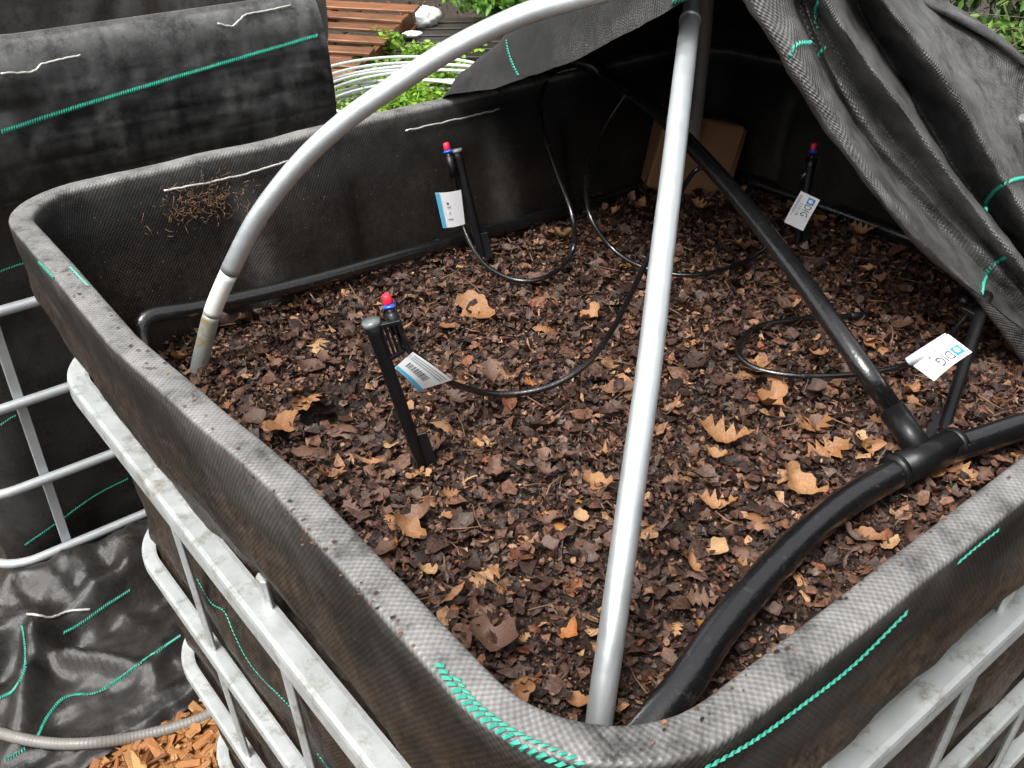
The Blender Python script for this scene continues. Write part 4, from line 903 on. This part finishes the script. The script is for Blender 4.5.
def leaf_cards(centers, dirs, size, mat, name, parent, tint, wd=.45):
    """folded diamond leaves; centers (n,3)"""
    n = len(centers); d = dirs/np.linalg.norm(dirs, axis=1)[:, None]; r = RNG.normal(size=(n, 3)); s = np.cross(d, r); s /= np.linalg.norm(s, axis=1)[:, None]+1e-9; nn = np.cross(s, d)
    L = size[:, None]
    pts = [centers, centers+d*L*.35+s*L*wd*.5+nn*L*.08, centers+d*L*.75+s*L*wd*.36+nn*L*.06, centers+d*L, centers+d*L*.75-s*L*wd*.36+nn*L*.06, centers+d*L*.35-s*L*wd*.5+nn*L*.08]
    V = np.stack(pts, 1).reshape(-1, 3); b = np.arange(n)[:, None]*6
    F = np.concatenate([b+np.array([0, 1, 2, 3]), b+np.array([0, 3, 4, 5])], 1).reshape(-1, 4)
    return mesh(name, V, F, mat, parent, smooth=False, attrs={'tint': np.repeat(tint, 6)})
def plant(name, label, cat, base, h, nstem, leaf, mat, group, spread=.5, per=26, droop=0.0):
    base = np.array(base, float); root = thing(name, label, cat, base, group); stems = []; C = []; D = []
    for k in range(nstem):
        a = random.uniform(0, 6.28); lean = random.uniform(.1, spread)*h; hh = h*random.uniform(.6, 1.1)
        p = [base+[random.gauss(0, .03), random.gauss(0, .03), -.01], base+[math.cos(a)*lean*.4, math.sin(a)*lean*.4, hh*.55], base+[math.cos(a)*lean, math.sin(a)*lean, hh*(1-droop*.3)]]
        c = cr(p, 8); stems.append(tube(c, np.linspace(.006, .002, len(c))*max(1, h), 5)[:2])
        for i in range(per):
            t = random.uniform(.25, 1); q = c[min(len(c)-1, int(t*len(c)))]; a2 = random.uniform(0, 6.28); rad = random.uniform(0, .16)*h*(1.2-t*.5)
            C.append(q+np.array([math.cos(a2)*rad, math.sin(a2)*rad, random.gauss(0, .04)*h])); D.append([math.cos(a2), math.sin(a2), random.uniform(-.5, .5)-droop])
    V, Fc = join(stems); mesh('stem', V, Fc, M['stem'], root)
    C = np.array(C); D = np.array(D); leaf_cards(C, D, RNG.uniform(leaf*.6, leaf*1.3, len(C)), mat, 'leaves', root, np.clip(RNG.normal(.5, .28, len(C)), 0, 1)); return root
WG = 'weeds around the pipe coil'
wl_ = [('small bright weed between the neighbouring bin and the orange pallet', 365, 75, .22), ('tall thin weed standing in front of the orange pallet', 388, 66, .42), ('bushy lime green weed in front of the dark pallet', 412, 76, .34), ('bright weed above the middle of the pipe coil', 436, 70, .28), ('lime weed at the back rim inside the coil', 420, 108, .26), ('leafy weed inside the coil beside the fabric cover', 446, 100, .28), ('low weed inside the left end of the coil', 395, 116, .22), ('short weed at the right end of the coil', 465, 92, .26), ('sprawling weed at the foot of the bush', 470, 68, .34), ('dim weed under the edge of the neighbouring flap', 350, 98, .22), ('small weed sprouting beside the dark pallet corner', 400, 58, .22), ('lime weed at the far back of the coil', 452, 78, .24)]
for lb, u, v, h_ in wl_:
    b = on(u, v, 2, GROUND+.0); plant('weed', lb, 'weed', b, h_*.55, 8, .045, M['weed'], WG, .6, 30)
# carpet of small weeds that cannot be counted
n = 5200; cx = RNG.normal(0, 1, (n, 2)); b0 = on(430, 96, 2, GROUND)
C = np.c_[b0[0]+cx[:, 0]*.32, b0[1]+cx[:, 1]*.28, GROUND+np.abs(RNG.normal(.04, .035, n))]
leaf_cards(C, np.c_[RNG.normal(size=(n, 2)), RNG.uniform(-.2, .7, n)], RNG.uniform(.02, .05, n), M['weed'], 'ground_cover', None, np.clip(RNG.normal(.55, .25, n), 0, 1), .55)['kind'] = 'stuff'
bpy.data.objects['ground_cover']['label'] = 'low carpet of lime green weeds behind the bin'
def bush(name, label, base, h, rad, nbr, nleaf, leaf, mat, cat, trunk=.02):
    base = np.array(base, float); root = thing(name, label, cat, base); st = []; tips = []
    for k in range(nbr):
        a = random.uniform(0, 6.28); e = random.uniform(.3, 1.0); top = base+np.array([math.cos(a)*rad*e, math.sin(a)*rad*e, h*random.uniform(.45, 1.0)])
        c = cr([base+[0, 0, -.02], base*.6+top*.4+np.array([0, 0, h*.15]), top], 8); st.append(tube(c, np.linspace(trunk, .003, len(c)), 6)[:2]); tips.append(c)
        for j in range(4):
            q = c[random.randint(5, len(c)-1)]; a2 = random.uniform(0, 6.28); e2 = q+np.array([math.cos(a2)*rad*.45, math.sin(a2)*rad*.45, random.uniform(-.25, .3)*h*.5]); c2 = cr([q, (q+e2)/2+np.array([0, 0, .04]), e2], 6); st.append(tube(c2, np.linspace(.006, .002, len(c2)), 4)[:2]); tips.append(c2)
    V, Fc = join(st); mesh('trunk', V, Fc, M['stem'], root)
    C = []; D = []; tn = []
    for c in tips:
        tb_ = random.gauss(.5, .18)
        for i in range(nleaf):
            q = c[random.randint(2, len(c)-1)]; C.append(q+RNG.normal(0, .05*h*.5+.02, 3)); D.append(RNG.normal(size=3)-[0, 0, .5]); tn.append(np.clip(random.gauss(tb_, .15), 0, 1))
    leaf_cards(np.array(C), np.array(D), RNG.uniform(leaf*.6, leaf*1.4, len(C)), mat, 'crown', root, np.array(tn), .38); return root
bush('leafy_bush', 'feathery bright green bush beside the fabric cover edge', on(508, 40, 2, GROUND), .75, .6, 14, 70, .07, M['bush'], 'bush')
bush('dark_shrub', 'shrub rising behind the feathery bush in front of the fence', on(545, 20, 2, GROUND), 1.5, .8, 12, 60, .08, M['bush'], 'bush')
# wire fence with vine behind the cover at the right
wf = thing('wire_fence', 'thin wire mesh fence behind the cover at the top right', 'fence', (4.4, .9, GROUND))
w0 = np.array([3.6, 2.3, 0]); w1 = np.array([5.0, -1.4, 0]); wdv = (w1-w0)/np.linalg.norm(w1-w0); WL = np.linalg.norm(w1-w0)
parts = [tube([w0+[0, 0, GROUND+z], w1+[0, 0, GROUND+z]], .0012, 5)[:2] for z in np.arange(.05, 1.5, .1)]+[tube([w0+wdv*s+[0, 0, GROUND], w0+wdv*s+[0, 0, GROUND+1.5]], .0012, 5)[:2] for s in np.arange(0, WL, .1)]
V, Fc = join(parts); mesh('wire_mesh', V, Fc, plain('rusty_wire', (.16, .13, .11), .6, .3), wf)
for s in (0, WL/2, WL): put_tube('fence_post', [w0+wdv*s+[0, 0, GROUND-.05], w0+wdv*s+[0, 0, GROUND+1.6]], .025, M['dark_wood'], wf, 10)
bush('vine', 'green vine leaves climbing the wire fence at the top right corner', w0+wdv*2.35+np.array([.06, .02, GROUND]), 1.0, .55, 9, 14, .05, M['vine'], 'vine', .01)
bush('vine', 'sparse vine on the wire fence just left of the corner', w0+wdv*1.75+np.array([.06, .02, GROUND]), .9, .5, 8, 12, .05, M['vine'], 'vine', .01)
bush('backdrop_shrub', 'added leafy shrub with shade painted into its leaves beyond the wire fence', np.array([5.5, .75, GROUND]), 1.6, 1.3, 26, 80, .09, M['hedge'], 'shrub')  # added to darken the background behind the wire fence
